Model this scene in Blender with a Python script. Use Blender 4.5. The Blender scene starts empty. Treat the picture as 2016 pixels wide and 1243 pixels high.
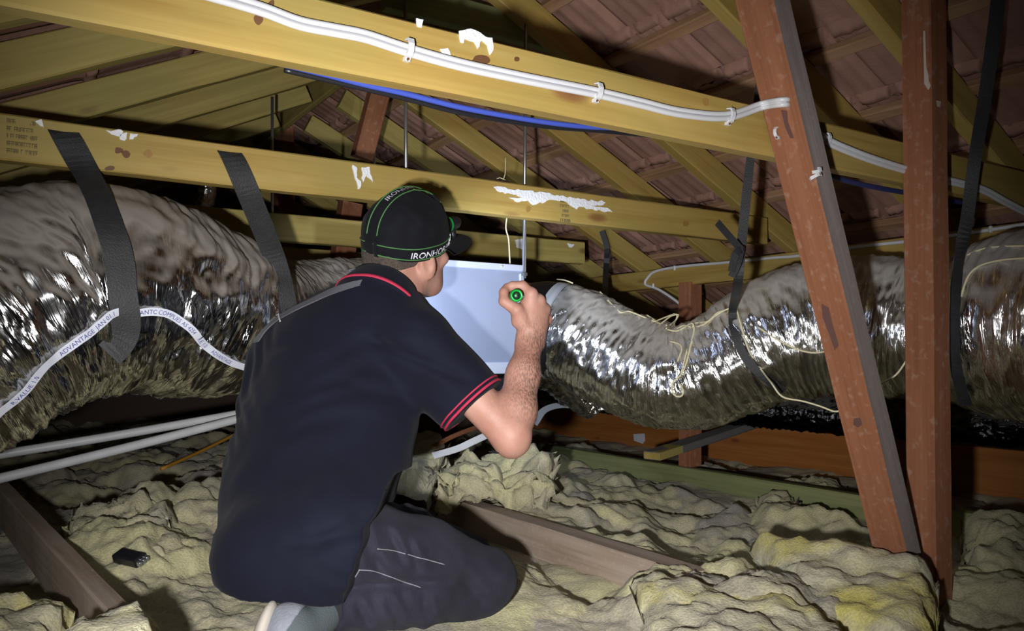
import bpy, bmesh, math, random
import numpy as np
from mathutils import Vector, Matrix
from mathutils.bvhtree import BVHTree

sc = bpy.context.scene
COL = sc.collection
rnd = random.Random(7)

# ------------------------------------------------------------------ camera / world / light / exposure
F_PX, CX, HOR = 1600.0, 1008.0, 700.0
EYE = 0.60
cam_d = bpy.data.cameras.new('camera')
cam = bpy.data.objects.new('camera', cam_d); COL.objects.link(cam)
cam.location = (0, 0, EYE)
cam.rotation_euler = (math.radians(90), 0, 0)
cam_d.sensor_width = 36.0
cam_d.lens = 36.0 * F_PX / 2016.0
cam_d.shift_y = (HOR - 621.5) / 2016.0
cam_d.clip_start = 0.05
sc.camera = cam

world = bpy.data.worlds.new('world'); sc.world = world
world.use_nodes = True
world.node_tree.nodes['Background'].inputs[0].default_value = (0.55, 0.6, 0.7, 1)
world.node_tree.nodes['Background'].inputs[1].default_value = 0.006

def spot(name, loc, target, power, angle, blend, radius, color):
    l = bpy.data.lights.new(name, 'SPOT')
    l.energy = power; l.spot_size = math.radians(angle); l.spot_blend = blend
    l.shadow_soft_size = radius; l.color = color
    o = bpy.data.objects.new(name, l); COL.objects.link(o)
    o.location = loc
    o.rotation_euler = (Vector(target) - Vector(loc)).to_track_quat('-Z', 'Y').to_euler()
    return o

# the photographer's hand torch, held a little left of and below the phone
spot('photographer_torch', (-0.14, 0.0, 0.52), (-0.09, 2.0, 0.55), 225.0, 81, 1.0, 0.022, (0.98, 0.98, 1.0))

sc.view_settings.view_transform = 'Standard'
sc.view_settings.look = 'None'
sc.view_settings.exposure = 0.0
sc.view_settings.gamma = 1.0
sc.view_settings.use_curve_mapping = False

# ------------------------------------------------------------------ frames
DA = Vector((0.841, 0.541, 0)).normalized()      # along the trusses
DB = Vector((-0.541, 0.841, 0)).normalized()     # along the battens / joists

def px(u, v, Y):
    return Vector(((u - CX) / F_PX * Y, Y, EYE - (v - HOR) / F_PX * Y))
def W(a, b, z):
    return DA * a + DB * b + Vector((0, 0, z))
def px_b(u, v, b):                 # point of pixel ray on the truss plane b
    k = (u - CX) / F_PX
    Y = b / (k * DB.x + DB.y)
    return px(u, v, Y)
def ray(u, v):
    return Vector(((u - CX) / F_PX, 1.0, -(v - HOR) / F_PX))
EYEV = Vector((0, 0, EYE))

# ------------------------------------------------------------------ noise
def _hash(ix, iy, iz, seed):
    h = (ix * 374761393 + iy * 668265263 + iz * 2147483647 + seed * 1274126177) & 0xFFFFFFFF
    h = ((h ^ (h >> 13)) * 1274126177) & 0xFFFFFFFF
    h = h ^ (h >> 16)
    return (h & 0xFFFF).astype(np.float64) / 65535.0
def vnoise(x, y, z, seed=0):
    x, y, z = np.broadcast_arrays(np.asarray(x, float), np.asarray(y, float), np.asarray(z, float))
    xi, yi, zi = np.floor(x), np.floor(y), np.floor(z)
    fx, fy, fz = x - xi, y - yi, z - zi
    fx = fx * fx * fx * (fx * (fx * 6 - 15) + 10); fy = fy * fy * fy * (fy * (fy * 6 - 15) + 10); fz = fz * fz * fz * (fz * (fz * 6 - 15) + 10)
    xi, yi, zi = xi.astype(np.int64), yi.astype(np.int64), zi.astype(np.int64)
    r = 0.0
    for dx in (0, 1):
        wx = fx if dx else 1 - fx
        for dy in (0, 1):
            wy = fy if dy else 1 - fy
            for dz in (0, 1):
                wz = fz if dz else 1 - fz
                r = r + wx * wy * wz * _hash(xi + dx, yi + dy, zi + dz, seed)
    return r * 2 - 1
def fbm(x, y, z, seed=0, octv=4):
    r, a, f = 0.0, 1.0, 1.0
    for i in range(octv):
        r = r + a * vnoise(x * f, y * f, z * f, seed + i * 17)
        a *= 0.5; f *= 2.03
    return r

# ------------------------------------------------------------------ materials
def new_mat(name):
    m = bpy.data.materials.new(name); m.use_nodes = True
    nt = m.node_tree
    return m, nt, nt.nodes['Principled BSDF']
def N(nt, t, **kw):
    n = nt.nodes.new(t)
    for k, v in kw.items():
        setattr(n, k, v)
    return n
def plain(name, col, rough=0.5, metal=0.0, spec=0.5, noise=0.0, nscale=20.0, bump=0.0, bscale=60.0, sheen=0.0, sss=0.0):
    m, nt, p = new_mat(name)
    p.inputs['Base Color'].default_value = (*col, 1)
    p.inputs['Roughness'].default_value = rough
    p.inputs['Metallic'].default_value = metal
    p.inputs['Specular IOR Level'].default_value = spec
    if sheen: p.inputs['Sheen Weight'].default_value = sheen
    tc = N(nt, 'ShaderNodeTexCoord')
    if noise:
        n = N(nt, 'ShaderNodeTexNoise'); n.inputs['Scale'].default_value = nscale; n.inputs['Detail'].default_value = 5
        r = N(nt, 'ShaderNodeValToRGB')
        r.color_ramp.elements[0].position = 0.3; r.color_ramp.elements[1].position = 0.7
        r.color_ramp.elements[0].color = (*[c * (1 - noise) for c in col], 1)
        r.color_ramp.elements[1].color = (*[min(1, c * (1 + noise)) for c in col], 1)
        nt.links.new(tc.outputs['Object'], n.inputs['Vector']); nt.links.new(n.outputs['Fac'], r.inputs['Fac'])
        nt.links.new(r.outputs['Color'], p.inputs['Base Color'])
    if bump:
        n = N(nt, 'ShaderNodeTexNoise'); n.inputs['Scale'].default_value = bscale; n.inputs['Detail'].default_value = 4
        b = N(nt, 'ShaderNodeBump'); b.inputs['Strength'].default_value = bump; b.inputs['Distance'].default_value = 0.01
        nt.links.new(tc.outputs['Object'], n.inputs['Vector']); nt.links.new(n.outputs['Fac'], b.inputs['Height'])
        nt.links.new(b.outputs['Normal'], p.inputs['Normal'])
    return m
def ramp_set(r, stops):
    els = r.color_ramp.elements
    while len(els) > len(stops): els.remove(els[-1])
    while len(els) < len(stops): els.new(0.5)
    for e, (pos, c) in zip(els, stops):
        e.position = pos; e.color = (*c, 1)

def wood(name, dark, mid, light, knot=None, rough=0.62, blotch=0.35, grain=1.0, dust=None, bump=0.15, spec=0.35, tint=None):
    """grain runs along the object's local X."""
    m, nt, p = new_mat(name)
    p.inputs['Roughness'].default_value = rough
    p.inputs['Specular IOR Level'].default_value = spec
    L = nt.links.new
    tc = N(nt, 'ShaderNodeTexCoord'); oi = N(nt, 'ShaderNodeObjectInfo')
    mul = N(nt, 'ShaderNodeMath', operation='MULTIPLY'); mul.inputs[1].default_value = 37.0
    L(oi.outputs['Random'], mul.inputs[0])
    add = N(nt, 'ShaderNodeVectorMath', operation='ADD')
    L(tc.outputs['Object'], add.inputs[0]); L(mul.outputs[0], add.inputs[1])
    mp = N(nt, 'ShaderNodeMapping'); mp.inputs['Scale'].default_value = (1.6, 24, 24)
    L(add.outputs[0], mp.inputs['Vector'])
    n1 = N(nt, 'ShaderNodeTexNoise'); n1.inputs['Scale'].default_value = 1.0 * grain; n1.inputs['Detail'].default_value = 6; n1.inputs['Distortion'].default_value = 0.6
    L(mp.outputs[0], n1.inputs['Vector'])
    mp2 = N(nt, 'ShaderNodeMapping'); mp2.inputs['Scale'].default_value = (3.0, 150, 150)
    L(add.outputs[0], mp2.inputs['Vector'])
    n2 = N(nt, 'ShaderNodeTexNoise'); n2.inputs['Scale'].default_value = 1.0; n2.inputs['Detail'].default_value = 3
    L(mp2.outputs[0], n2.inputs['Vector'])
    mix = N(nt, 'ShaderNodeMix'); mix.inputs[0].default_value = 0.3
    L(n1.outputs['Fac'], mix.inputs[2]); L(n2.outputs['Fac'], mix.inputs[3])
    r = N(nt, 'ShaderNodeValToRGB'); ramp_set(r, [(0.30, dark), (0.5, mid), (0.72, light)])
    L(mix.outputs[0], r.inputs['Fac'])
    col = r.outputs['Color']
    # broad blotches
    n3 = N(nt, 'ShaderNodeTexNoise'); n3.inputs['Scale'].default_value = 4.5; n3.inputs['Detail'].default_value = 3
    L(add.outputs[0], n3.inputs['Vector'])
    r3 = N(nt, 'ShaderNodeValToRGB'); ramp_set(r3, [(0.38, (0, 0, 0)), (0.66, (1, 1, 1))])
    L(n3.outputs['Fac'], r3.inputs['Fac'])
    mf = N(nt, 'ShaderNodeMath', operation='MULTIPLY'); mf.inputs[1].default_value = blotch
    L(r3.outputs['Color'], mf.inputs[0])
    mc = N(nt, 'ShaderNodeMix', data_type='RGBA'); mc.inputs[7].default_value = (*(tint or mid), 1)
    L(mf.outputs[0], mc.inputs[0]); L(col, mc.inputs[6])
    col = mc.outputs[2]
    if knot:
        mpk = N(nt, 'ShaderNodeMapping'); mpk.inputs['Scale'].default_value = (2.6, 7, 7)
        L(add.outputs[0], mpk.inputs['Vector'])
        vo = N(nt, 'ShaderNodeTexVoronoi'); vo.inputs['Scale'].default_value = 1.0
        L(mpk.outputs[0], vo.inputs['Vector'])
        rk = N(nt, 'ShaderNodeValToRGB'); ramp_set(rk, [(0.02, (1, 1, 1)), (0.075, (0.75, 0.75, 0.75)), (0.13, (0, 0, 0))])
        L(vo.outputs['Distance'], rk.inputs['Fac'])
        mk = N(nt, 'ShaderNodeMix', data_type='RGBA'); mk.inputs[7].default_value = (*knot, 1)
        L(rk.outputs['Color'], mk.inputs[0]); L(col, mk.inputs[6])
        col = mk.outputs[2]
    if dust:
        ge = N(nt, 'ShaderNodeNewGeometry'); sx = N(nt, 'ShaderNodeSeparateXYZ')
        L(ge.outputs['Normal'], sx.inputs[0])
        n4 = N(nt, 'ShaderNodeTexNoise'); n4.inputs['Scale'].default_value = 55; n4.inputs['Detail'].default_value = 5
        L(add.outputs[0], n4.inputs['Vector'])
        r4 = N(nt, 'ShaderNodeValToRGB'); ramp_set(r4, [(0.56, (0, 0, 0)), (0.72, (1, 1, 1))])
        L(n4.outputs['Fac'], r4.inputs['Fac'])
        m4 = N(nt, 'ShaderNodeMath', operation='MULTIPLY'); m4.inputs[1].default_value = 0.3
        L(r4.outputs['Color'], m4.inputs[0])
        md = N(nt, 'ShaderNodeMix', data_type='RGBA'); md.inputs[7].default_value = (*dust, 1)
        L(m4.outputs[0], md.inputs[0]); L(col, md.inputs[6])
        col = md.outputs[2]
    L(col, p.inputs['Base Color'])
    b = N(nt, 'ShaderNodeBump'); b.inputs['Strength'].default_value = bump; b.inputs['Distance'].default_value = 0.004
    L(mix.outputs[0], b.inputs['Height']); L(b.outputs['Normal'], p.inputs['Normal'])
    return m

M = {}
M['pine'] = wood('treated_pine', (0.285, 0.172, 0.036), (0.385, 0.255, 0.066), (0.44, 0.315, 0.10), knot=(0.20, 0.085, 0.03), tint=(0.30, 0.25, 0.07), blotch=0.6)
M['pine_olive'] = wood('treated_pine_olive', (0.27, 0.20, 0.055), (0.38, 0.29, 0.085), (0.46, 0.37, 0.12), knot=(0.16, 0.09, 0.03), tint=(0.26, 0.26, 0.08))
M['pine_green'] = wood('green_treated_pine', (0.16, 0.18, 0.07), (0.25, 0.26, 0.11), (0.34, 0.33, 0.15), tint=(0.18, 0.24, 0.12))
M['hardwood'] = wood('red_hardwood', (0.185, 0.070, 0.032), (0.27, 0.108, 0.053), (0.33, 0.145, 0.075), rough=0.8, dust=(0.46, 0.33, 0.25), tint=(0.22, 0.085, 0.045), bump=0.35, spec=0.2)
M['oldjoist'] = wood('dusty_brown_joist', (0.27, 0.20, 0.145), (0.38, 0.30, 0.235), (0.46, 0.38, 0.31), rough=0.85, dust=(0.48, 0.43, 0.37), tint=(0.33, 0.21, 0.13), spec=0.2)
M['orangewood'] = wood('orange_joist', (0.29, 0.10, 0.020), (0.40, 0.15, 0.034), (0.48, 0.21, 0.06), knot=(0.14, 0.04, 0.015), rough=0.7, tint=(0.40, 0.14, 0.03))
M['batten'] = wood('batten_wood', (0.23, 0.125, 0.062), (0.33, 0.19, 0.10), (0.40, 0.25, 0.15), rough=0.8, spec=0.2)
M['tile'] = plain('clay_tile_underside', (0.33, 0.185, 0.14), rough=0.9, spec=0.15, noise=0.16, nscale=9, bump=0.15, bscale=120)
M['grey_hardwood'] = wood('weathered_grey_face', (0.15, 0.115, 0.10), (0.21, 0.17, 0.155), (0.27, 0.225, 0.205), rough=0.9, dust=(0.3, 0.27, 0.25), spec=0.2)
M['rod'] = plain('zinc_rod', (0.62, 0.64, 0.66), rough=0.28, metal=0.9)
M['strap'] = plain('black_webbing', (0.02, 0.02, 0.021), rough=0.6, noise=0.2, nscale=40, bump=0.2, bscale=300)
M['plastic_black'] = plain('black_plastic', (0.012, 0.012, 0.015), rough=0.35)
M['plastic_white'] = plain('white_plastic', (0.60, 0.60, 0.61), rough=0.35)
M['pvc'] = plain('white_pvc', (0.66, 0.67, 0.66), rough=0.4, noise=0.08, nscale=15)
M['cable_grey'] = plain('grey_print', (0.32, 0.32, 0.35), rough=0.5)
M['blue'] = plain('blue_cable_sheath', (0.045, 0.075, 0.36), rough=0.4)
M['orange'] = plain('orange_sheath', (0.55, 0.26, 0.03), rough=0.5)
M['string'] = plain('cream_twine', (0.72, 0.66, 0.42), rough=0.7)
M['white_foam'] = plain('white_filler', (0.82, 0.82, 0.84), rough=0.8, bump=0.4, bscale=150)
M['ink'] = plain('faded_ink', (0.10, 0.075, 0.035), rough=0.8)
M['ink_blue'] = plain('blue_print', (0.05, 0.045, 0.25), rough=0.6)
M['paper'] = plain('white_tape', (0.74, 0.76, 0.84), rough=0.5)
M['galv'] = plain('bare_sheet_metal', (0.55, 0.62, 0.84), rough=0.34, metal=0.7, noise=0.05, nscale=6)
M['galv_edge'] = plain('sheet_metal_edge', (0.70, 0.74, 0.86), rough=0.4, metal=0.5)
M['skin'] = None
M['shirt'] = plain('navy_polo_knit', (0.0062, 0.0067, 0.0145), rough=0.85, spec=0.15, noise=0.15, nscale=12, bump=0.15, bscale=500, sheen=0.03)
M['jeans'] = plain('faded_black_denim', (0.023, 0.022, 0.033), rough=0.85, spec=0.15, noise=0.35, nscale=9, bump=0.25, bscale=380, sheen=0.03)
M['stitch'] = plain('pale_stitching', (0.20, 0.20, 0.22), rough=0.8)
M['red'] = plain('red_knit_trim', (0.42, 0.018, 0.055), rough=0.8)
M['cap'] = plain('black_cap_cloth', (0.0052, 0.0055, 0.0075), rough=0.85, spec=0.15, noise=0.2, nscale=30, bump=0.2, bscale=400, sheen=0.02)
M['piping'] = plain('green_piping', (0.055, 0.17, 0.045), rough=0.7)
M['letter'] = plain('white_embroidery', (0.62, 0.62, 0.68), rough=0.7)
M['hair'] = plain('short_brown_hair', (0.085, 0.062, 0.048), rough=0.75, noise=0.35, nscale=90, bump=0.8, bscale=350)
M['eye'] = plain('eye_white', (0.7, 0.68, 0.65), rough=0.15)
M['lanyard'] = plain('grey_lanyard', (0.10, 0.10, 0.115), rough=0.7, bump=0.2, bscale=400)
M['green_ring'] = plain('green_anodised_ring', (0.015, 0.52, 0.07), rough=0.25, metal=0.5)
M['shoe'] = plain('grey_suede', (0.20, 0.21, 0.235), rough=0.85, noise=0.2, nscale=25, bump=0.2, bscale=200)
M['shoe_dark'] = plain('dark_grey_mesh', (0.07, 0.085, 0.09), rough=0.8, bump=0.2, bscale=300)
M['sole'] = plain('pale_rubber', (0.42, 0.38, 0.32), rough=0.7)
M['sock'] = plain('black_sock', (0.012, 0.012, 0.015), rough=0.9)

def skin_mat():
    m, nt, p = new_mat('skin')
    L = nt.links.new
    tc = N(nt, 'ShaderNodeTexCoord')
    n = N(nt, 'ShaderNodeTexNoise'); n.inputs['Scale'].default_value = 14; n.inputs['Detail'].default_value = 6
    L(tc.outputs['Object'], n.inputs['Vector'])
    r = N(nt, 'ShaderNodeValToRGB'); ramp_set(r, [(0.3, (0.36, 0.17, 0.12)), (0.55, (0.45, 0.235, 0.175)), (0.75, (0.50, 0.285, 0.215))])
    L(n.outputs['Fac'], r.inputs['Fac'])
    # dark forearm hair: fine streaks where the 'hairy' vertex mask is set
    at = N(nt, 'ShaderNodeAttribute', attribute_name='hairy')
    mp = N(nt, 'ShaderNodeMapping'); mp.inputs['Scale'].default_value = (420, 260, 110); mp.inputs['Rotation'].default_value = (0.5, 0.25, 0.3)
    L(tc.outputs['Object'], mp.inputs['Vector'])
    n2 = N(nt, 'ShaderNodeTexNoise'); n2.inputs['Scale'].default_value = 1.0; n2.inputs['Detail'].default_value = 2
    L(mp.outputs[0], n2.inputs['Vector'])
    r2 = N(nt, 'ShaderNodeValToRGB'); ramp_set(r2, [(0.40, (0, 0, 0)), (0.60, (1, 1, 1))])
    L(n2.outputs['Fac'], r2.inputs['Fac'])
    mm = N(nt, 'ShaderNodeMath', operation='MULTIPLY'); L(at.outputs['Fac'], mm.inputs[0]); L(r2.outputs['Color'], mm.inputs[1])
    mx = N(nt, 'ShaderNodeMix', data_type='RGBA'); mx.inputs[7].default_value = (0.075, 0.045, 0.033, 1)
    L(mm.outputs[0], mx.inputs[0]); L(r.outputs['Color'], mx.inputs[6])
    L(mx.outputs[2], p.inputs['Base Color'])
    p.inputs['Roughness'].default_value = 0.55
    p.inputs['Specular IOR Level'].default_value = 0.35
    p.inputs['Subsurface Weight'].default_value = 0.08
    p.inputs['Subsurface Radius'].default_value = (0.01, 0.004, 0.002)
    p.inputs['Subsurface Scale'].default_value = 1.0
    b = N(nt, 'ShaderNodeBump'); b.inputs['Strength'].default_value = 0.15; b.inputs['Distance'].default_value = 0.003
    n3 = N(nt, 'ShaderNodeTexNoise'); n3.inputs['Scale'].default_value = 160; n3.inputs['Detail'].default_value = 3
    L(tc.outputs['Object'], n3.inputs['Vector']); L(n3.outputs['Fac'], b.inputs['Height']); L(b.outputs['Normal'], p.inputs['Normal'])
    return m
M['skin'] = skin_mat()

def foil_mat(name, col=(0.80, 0.79, 0.77), rough=0.17, strength=0.85, along=85.0, around=9.0, crumple=26.0, dust=0.72, dust0=0.42, dcol=(0.50, 0.47, 0.43)):
    """aluminised film; UV = metres along the duct, metres around it"""
    m, nt, p = new_mat(name)
    L = nt.links.new
    p.inputs['Base Color'].default_value = (*col, 1); p.inputs['Metallic'].default_value = 1.0
    tc = N(nt, 'ShaderNodeTexCoord')
    mp = N(nt, 'ShaderNodeMapping'); mp.inputs['Scale'].default_value = (along, around, 1)
    L(tc.outputs['UV'], mp.inputs['Vector'])
    n1 = N(nt, 'ShaderNodeTexNoise'); n1.inputs['Scale'].default_value = 1.0; n1.inputs['Detail'].default_value = 4; n1.inputs['Roughness'].default_value = 0.6; n1.inputs['Distortion'].default_value = 0.5
    L(mp.outputs[0], n1.inputs['Vector'])
    mp2 = N(nt, 'ShaderNodeMapping'); mp2.inputs['Scale'].default_value = (crumple * 2, crumple * 0.8, 1)
    L(tc.outputs['UV'], mp2.inputs['Vector'])
    vo = N(nt, 'ShaderNodeTexVoronoi'); vo.inputs['Scale'].default_value = 1.0; vo.distance = 'EUCLIDEAN'
    L(mp2.outputs[0], vo.inputs['Vector'])
    mx = N(nt, 'ShaderNodeMix'); mx.inputs[0].default_value = 0.28
    L(n1.outputs['Fac'], mx.inputs[2]); L(vo.outputs['Distance'], mx.inputs[3])
    b = N(nt, 'ShaderNodeBump'); b.inputs['Strength'].default_value = strength; b.inputs['Distance'].default_value = 0.012
    L(mx.outputs[0], b.inputs['Height']); L(b.outputs['Normal'], p.inputs['Normal'])
    n4 = N(nt, 'ShaderNodeTexNoise'); n4.inputs['Scale'].default_value = 5; n4.inputs['Detail'].default_value = 3
    L(tc.outputs['UV'], n4.inputs['Vector'])
    mr = N(nt, 'ShaderNodeMapRange'); mr.inputs[3].default_value = rough * 0.7; mr.inputs[4].default_value = rough * 1.6
    L(n4.outputs['Fac'], mr.inputs[0]); L(mr.outputs[0], p.inputs['Roughness'])
    # settled dust dulls whatever faces up
    ge = N(nt, 'ShaderNodeNewGeometry'); sx = N(nt, 'ShaderNodeSeparateXYZ'); L(ge.outputs['Normal'], sx.inputs[0])
    n5 = N(nt, 'ShaderNodeTexNoise'); n5.inputs['Scale'].default_value = 9; n5.inputs['Detail'].default_value = 4
    L(tc.outputs['UV'], n5.inputs['Vector'])
    ma = N(nt, 'ShaderNodeMath', operation='MULTIPLY_ADD'); ma.inputs[1].default_value = 0.35; L(n5.outputs['Fac'], ma.inputs[0]); L(sx.outputs['Z'], ma.inputs[2])
    m5 = N(nt, 'ShaderNodeMapRange'); m5.inputs[1].default_value = dust0; m5.inputs[2].default_value = dust0 + 0.35; m5.inputs[4].default_value = dust
    L(ma.outputs[0], m5.inputs[0])
    df = N(nt, 'ShaderNodeBsdfDiffuse'); df.inputs['Color'].default_value = (*dcol, 1)
    ms = N(nt, 'ShaderNodeMixShader'); L(m5.outputs[0], ms.inputs[0]); L(p.outputs[0], ms.inputs[1]); L(df.outputs[0], ms.inputs[2])
    L(ms.outputs[0], nt.nodes['Material Output'].inputs['Surface'])
    return m
M['foil'] = foil_mat('aluminised_film')
M['foil_loose'] = foil_mat('loose_aluminised_film', rough=0.14, strength=0.75, along=75, around=6, crumple=16, dust=0.9, dust0=0.30, dcol=(0.27, 0.242, 0.21))
M['foil_black'] = foil_mat('black_film', col=(0.05, 0.05, 0.055), rough=0.2, strength=0.8, dust=0.15)

def insul_mat(name, yellow, dusty, bright, bias=0.0):
    m, nt, p = new_mat(name)
    L = nt.links.new
    tc = N(nt, 'ShaderNodeTexCoord')
    at = N(nt, 'ShaderNodeAttribute', attribute_name='dust')
    n = N(nt, 'ShaderNodeTexNoise'); n.inputs['Scale'].default_value = 9; n.inputs['Detail'].default_value = 7; n.inputs['Roughness'].default_value = 0.62
    L(tc.outputs['Object'], n.inputs['Vector'])
    ad = N(nt, 'ShaderNodeMath', operation='ADD'); L(at.outputs['Fac'], ad.inputs[0]); L(n.outputs['Fac'], ad.inputs[1])
    a2 = N(nt, 'ShaderNodeMath', operation='ADD'); a2.inputs[1].default_value = -0.5 + bias; L(ad.outputs[0], a2.inputs[0])
    r = N(nt, 'ShaderNodeValToRGB'); ramp_set(r, [(0.12, bright), (0.38, yellow), (0.62, tuple(0.5 * (a + b) for a, b in zip(yellow, dusty))), (0.85, dusty)])
    L(a2.outputs[0], r.inputs['Fac'])
    nf = N(nt, 'ShaderNodeTexNoise'); nf.inputs['Scale'].default_value = 170; nf.inputs['Detail'].default_value = 4
    L(tc.outputs['Object'], nf.inputs['Vector'])
    rf = N(nt, 'ShaderNodeValToRGB'); ramp_set(rf, [(0.3, (0.72, 0.72, 0.72)), (0.7, (1.0, 1.0, 1.0))])
    L(nf.outputs['Fac'], rf.inputs['Fac'])
    mx = N(nt, 'ShaderNodeMix', data_type='RGBA', blend_type='MULTIPLY'); mx.inputs[0].default_value = 1.0
    L(r.outputs['Color'], mx.inputs[6]); L(rf.outputs['Color'], mx.inputs[7])
    L(mx.outputs[2], p.inputs['Base Color'])
    p.inputs['Roughness'].default_value = 0.95; p.inputs['Specular IOR Level'].default_value = 0.1
    p.inputs['Sheen Weight'].default_value = 0.1
    b = N(nt, 'ShaderNodeBump'); b.inputs['Strength'].default_value = 0.5; b.inputs['Distance'].default_value = 0.006
    L(nf.outputs['Fac'], b.inputs['Height']); L(b.outputs['Normal'], p.inputs['Normal'])
    return m
M['insul'] = insul_mat('glasswool_old', (0.545, 0.495, 0.315), (0.385, 0.35, 0.30), (0.61, 0.57, 0.32), bias=0.27)
M['insul_bright'] = insul_mat('glasswool_clean', (0.63, 0.585, 0.375), (0.46, 0.42, 0.345), (0.68, 0.60, 0.16), bias=0.24)

# ------------------------------------------------------------------ object helpers
def mesh_obj(name, verts, faces, mat, parent=None, smooth=True, uvs=None, loc=None):
    me = bpy.data.meshes.new(name)
    me.from_pydata([tuple(v) for v in verts], [], [tuple(f) for f in faces])
    me.update()
    o = bpy.data.objects.new(name, me); COL.objects.link(o)
    if mat is not None: me.materials.append(mat)
    if smooth:
        me.polygons.foreach_set('use_smooth', [True] * len(me.polygons))
    if parent is not None:
        o.parent = parent
        o.matrix_parent_inverse = parent.matrix_basis.inverted()
    return o
def tag(o, label, cat, group=None, kind=None):
    o['label'] = label; o['category'] = cat
    if group: o['group'] = group
    if kind: o['kind'] = kind
    return o
def structure(o):
    o['kind'] = 'structure'; return o
def thing(name, loc, label, cat, group=None):
    o = bpy.data.objects.new(name, None); COL.objects.link(o)
    o.location = loc; o.empty_display_size = 0.05
    return tag(o, label, cat, group)
def frame_from(x, up):
    x = Vector(x).normalized()
    z = Vector(up) - x * x.dot(Vector(up)); z.normalize()
    y = z.cross(x)
    return x, y, z
def mat4(x, y, z, o):
    return Matrix(((x.x, y.x, z.x, o.x), (x.y, y.y, z.y, o.y), (x.z, y.z, z.z, o.z), (0, 0, 0, 1)))

def box_bm(sx, sy, sz, bev=0.003, seg=2):
    bm = bmesh.new()
    bmesh.ops.create_cube(bm, size=1.0)
    for v in bm.verts:
        v.co = Vector((v.co.x * sx, v.co.y * sy, v.co.z * sz))
    if bev:
        bmesh.ops.bevel(bm, geom=bm.edges[:], offset=bev, segments=seg, affect='EDGES', profile=0.5)
    return bm
def bm_obj(name, bm, mat, parent=None, mw=None, smooth=False):
    me = bpy.data.meshes.new(name); bm.to_mesh(me); bm.free()
    if mat is not None: me.materials.append(mat)
    if smooth: me.polygons.foreach_set('use_smooth', [True] * len(me.polygons))
    o = bpy.data.objects.new(name, me); COL.objects.link(o)
    if mw is not None: o.matrix_basis = mw
    if parent is not None:
        o.parent = parent
        o.matrix_parent_inverse = parent.matrix_basis.inverted()
    return o
def timber(name, p0, p1, wy, hz, mat, up=(0, 0, 1), bev=0.004, parent=None, warp=0.0015):
    """box from p0 to p1 (centre line); wy = across, hz = along up. Long edges slightly wavy like sawn timber."""
    p0, p1 = Vector(p0), Vector(p1)
    L = (p1 - p0).length
    x, y, z = frame_from(p1 - p0, up)
    n = max(2, int(L / 0.08))
    c = min(bev, wy * 0.2, hz * 0.2)
    hy, hh = wy / 2, hz / 2
    prof = [(-hy + c, -hh), (hy - c, -hh), (hy, -hh + c), (hy, hh - c), (hy - c, hh), (-hy + c, hh), (-hy, hh - c), (-hy, -hh + c)]
    verts, faces = [], []
    seed = rnd.randint(0, 9999)
    for i in range(n + 1):
        t = -L / 2 + L * i / n
        for k, (a, b) in enumerate(prof):
            w = float(vnoise(t * 9, k * 3.1, 0.5, seed)) * warp
            verts.append((t, a + w, b + float(vnoise(t * 8, k * 2.3, 7.5, seed)) * warp))
    for i in range(n):
        for k in range(8):
            a, b = i * 8 + k, i * 8 + (k + 1) % 8
            faces.append((a, b, b + 8, a + 8))
    faces.append(tuple(range(7, -1, -1))); faces.append(tuple(n * 8 + k for k in range(8)))
    o = mesh_obj(name, verts, faces, mat, None, smooth=False)
    o.matrix_basis = mat4(x, y, z, (p0 + p1) / 2)
    if parent is not None:
        o.parent = parent; o.matrix_parent_inverse = parent.matrix_basis.inverted()
    return o

def catmull(pts, step=0.01):
    P = [np.array(p, float) for p in pts]
    P = [2 * P[0] - P[1]] + P + [2 * P[-1] - P[-2]]
    out = []
    for i in range(1, len(P) - 2):
        p0, p1, p2, p3 = P[i - 1], P[i], P[i + 1], P[i + 2]
        n = max(2, int(np.linalg.norm((p2 - p1)[:3]) / step))
        for k in range(n):
            t = k / n
            out.append(0.5 * ((2 * p1) + (-p0 + p2) * t + (2 * p0 - 5 * p1 + 4 * p2 - p3) * t * t + (-p0 + 3 * p1 - 3 * p2 + p3) * t ** 3))
    out.append(P[-2])
    return np.array(out)
def frames(path, up0=(0, 0, 1)):
    T = np.gradient(path, axis=0); T /= np.linalg.norm(T, axis=1)[:, None] + 1e-12
    u = np.array(up0, float); res = []
    for t in T:
        u = u - t * u.dot(t)
        if np.linalg.norm(u) < 1e-6: u = np.array((0.3, 0.2, 1.0)) - t * t[2]
        u /= np.linalg.norm(u)
        res.append((t, u, np.cross(t, u)))
    return res
def tube_data(path, rad, sides=8, prof=None):
    fr = frames(path); verts, faces = [], []
    m = sides if prof is None else len(prof)
    for i, (p, (t, u, s)) in enumerate(zip(path, fr)):
        r = rad[i] if hasattr(rad, '__len__') else rad
        for k in range(m):
            if prof is None:
                a = 2 * math.pi * k / m
                verts.append(p + (u * math.cos(a) + s * math.sin(a)) * r)
            else:
                verts.append(p + u * prof[k][0] + s * prof[k][1])
    for i in range(len(path) - 1):
        for k in range(m):
            a, b = i * m + k, i * m + (k + 1) % m
            faces.append((a, a + m, b + m, b))
    faces.append(tuple(range(m))); faces.append(tuple((len(path) - 1) * m + k for k in range(m - 1, -1, -1)))
    return verts, faces
def tube(name, pts, r, mat, parent=None, sides=8, step=0.012, smooth_path=True):
    path = catmull(pts, step) if smooth_path else np.array([tuple(p) for p in pts])
    v, f = tube_data(path, r, sides)
    return mesh_obj(name, v, f, mat, parent)
def merge_data(parts):
    V, F = [], []
    for v, f in parts:
        o = len(V); V.extend(v); F.extend(tuple(i + o for i in q) for q in f)
    return V, F
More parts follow.
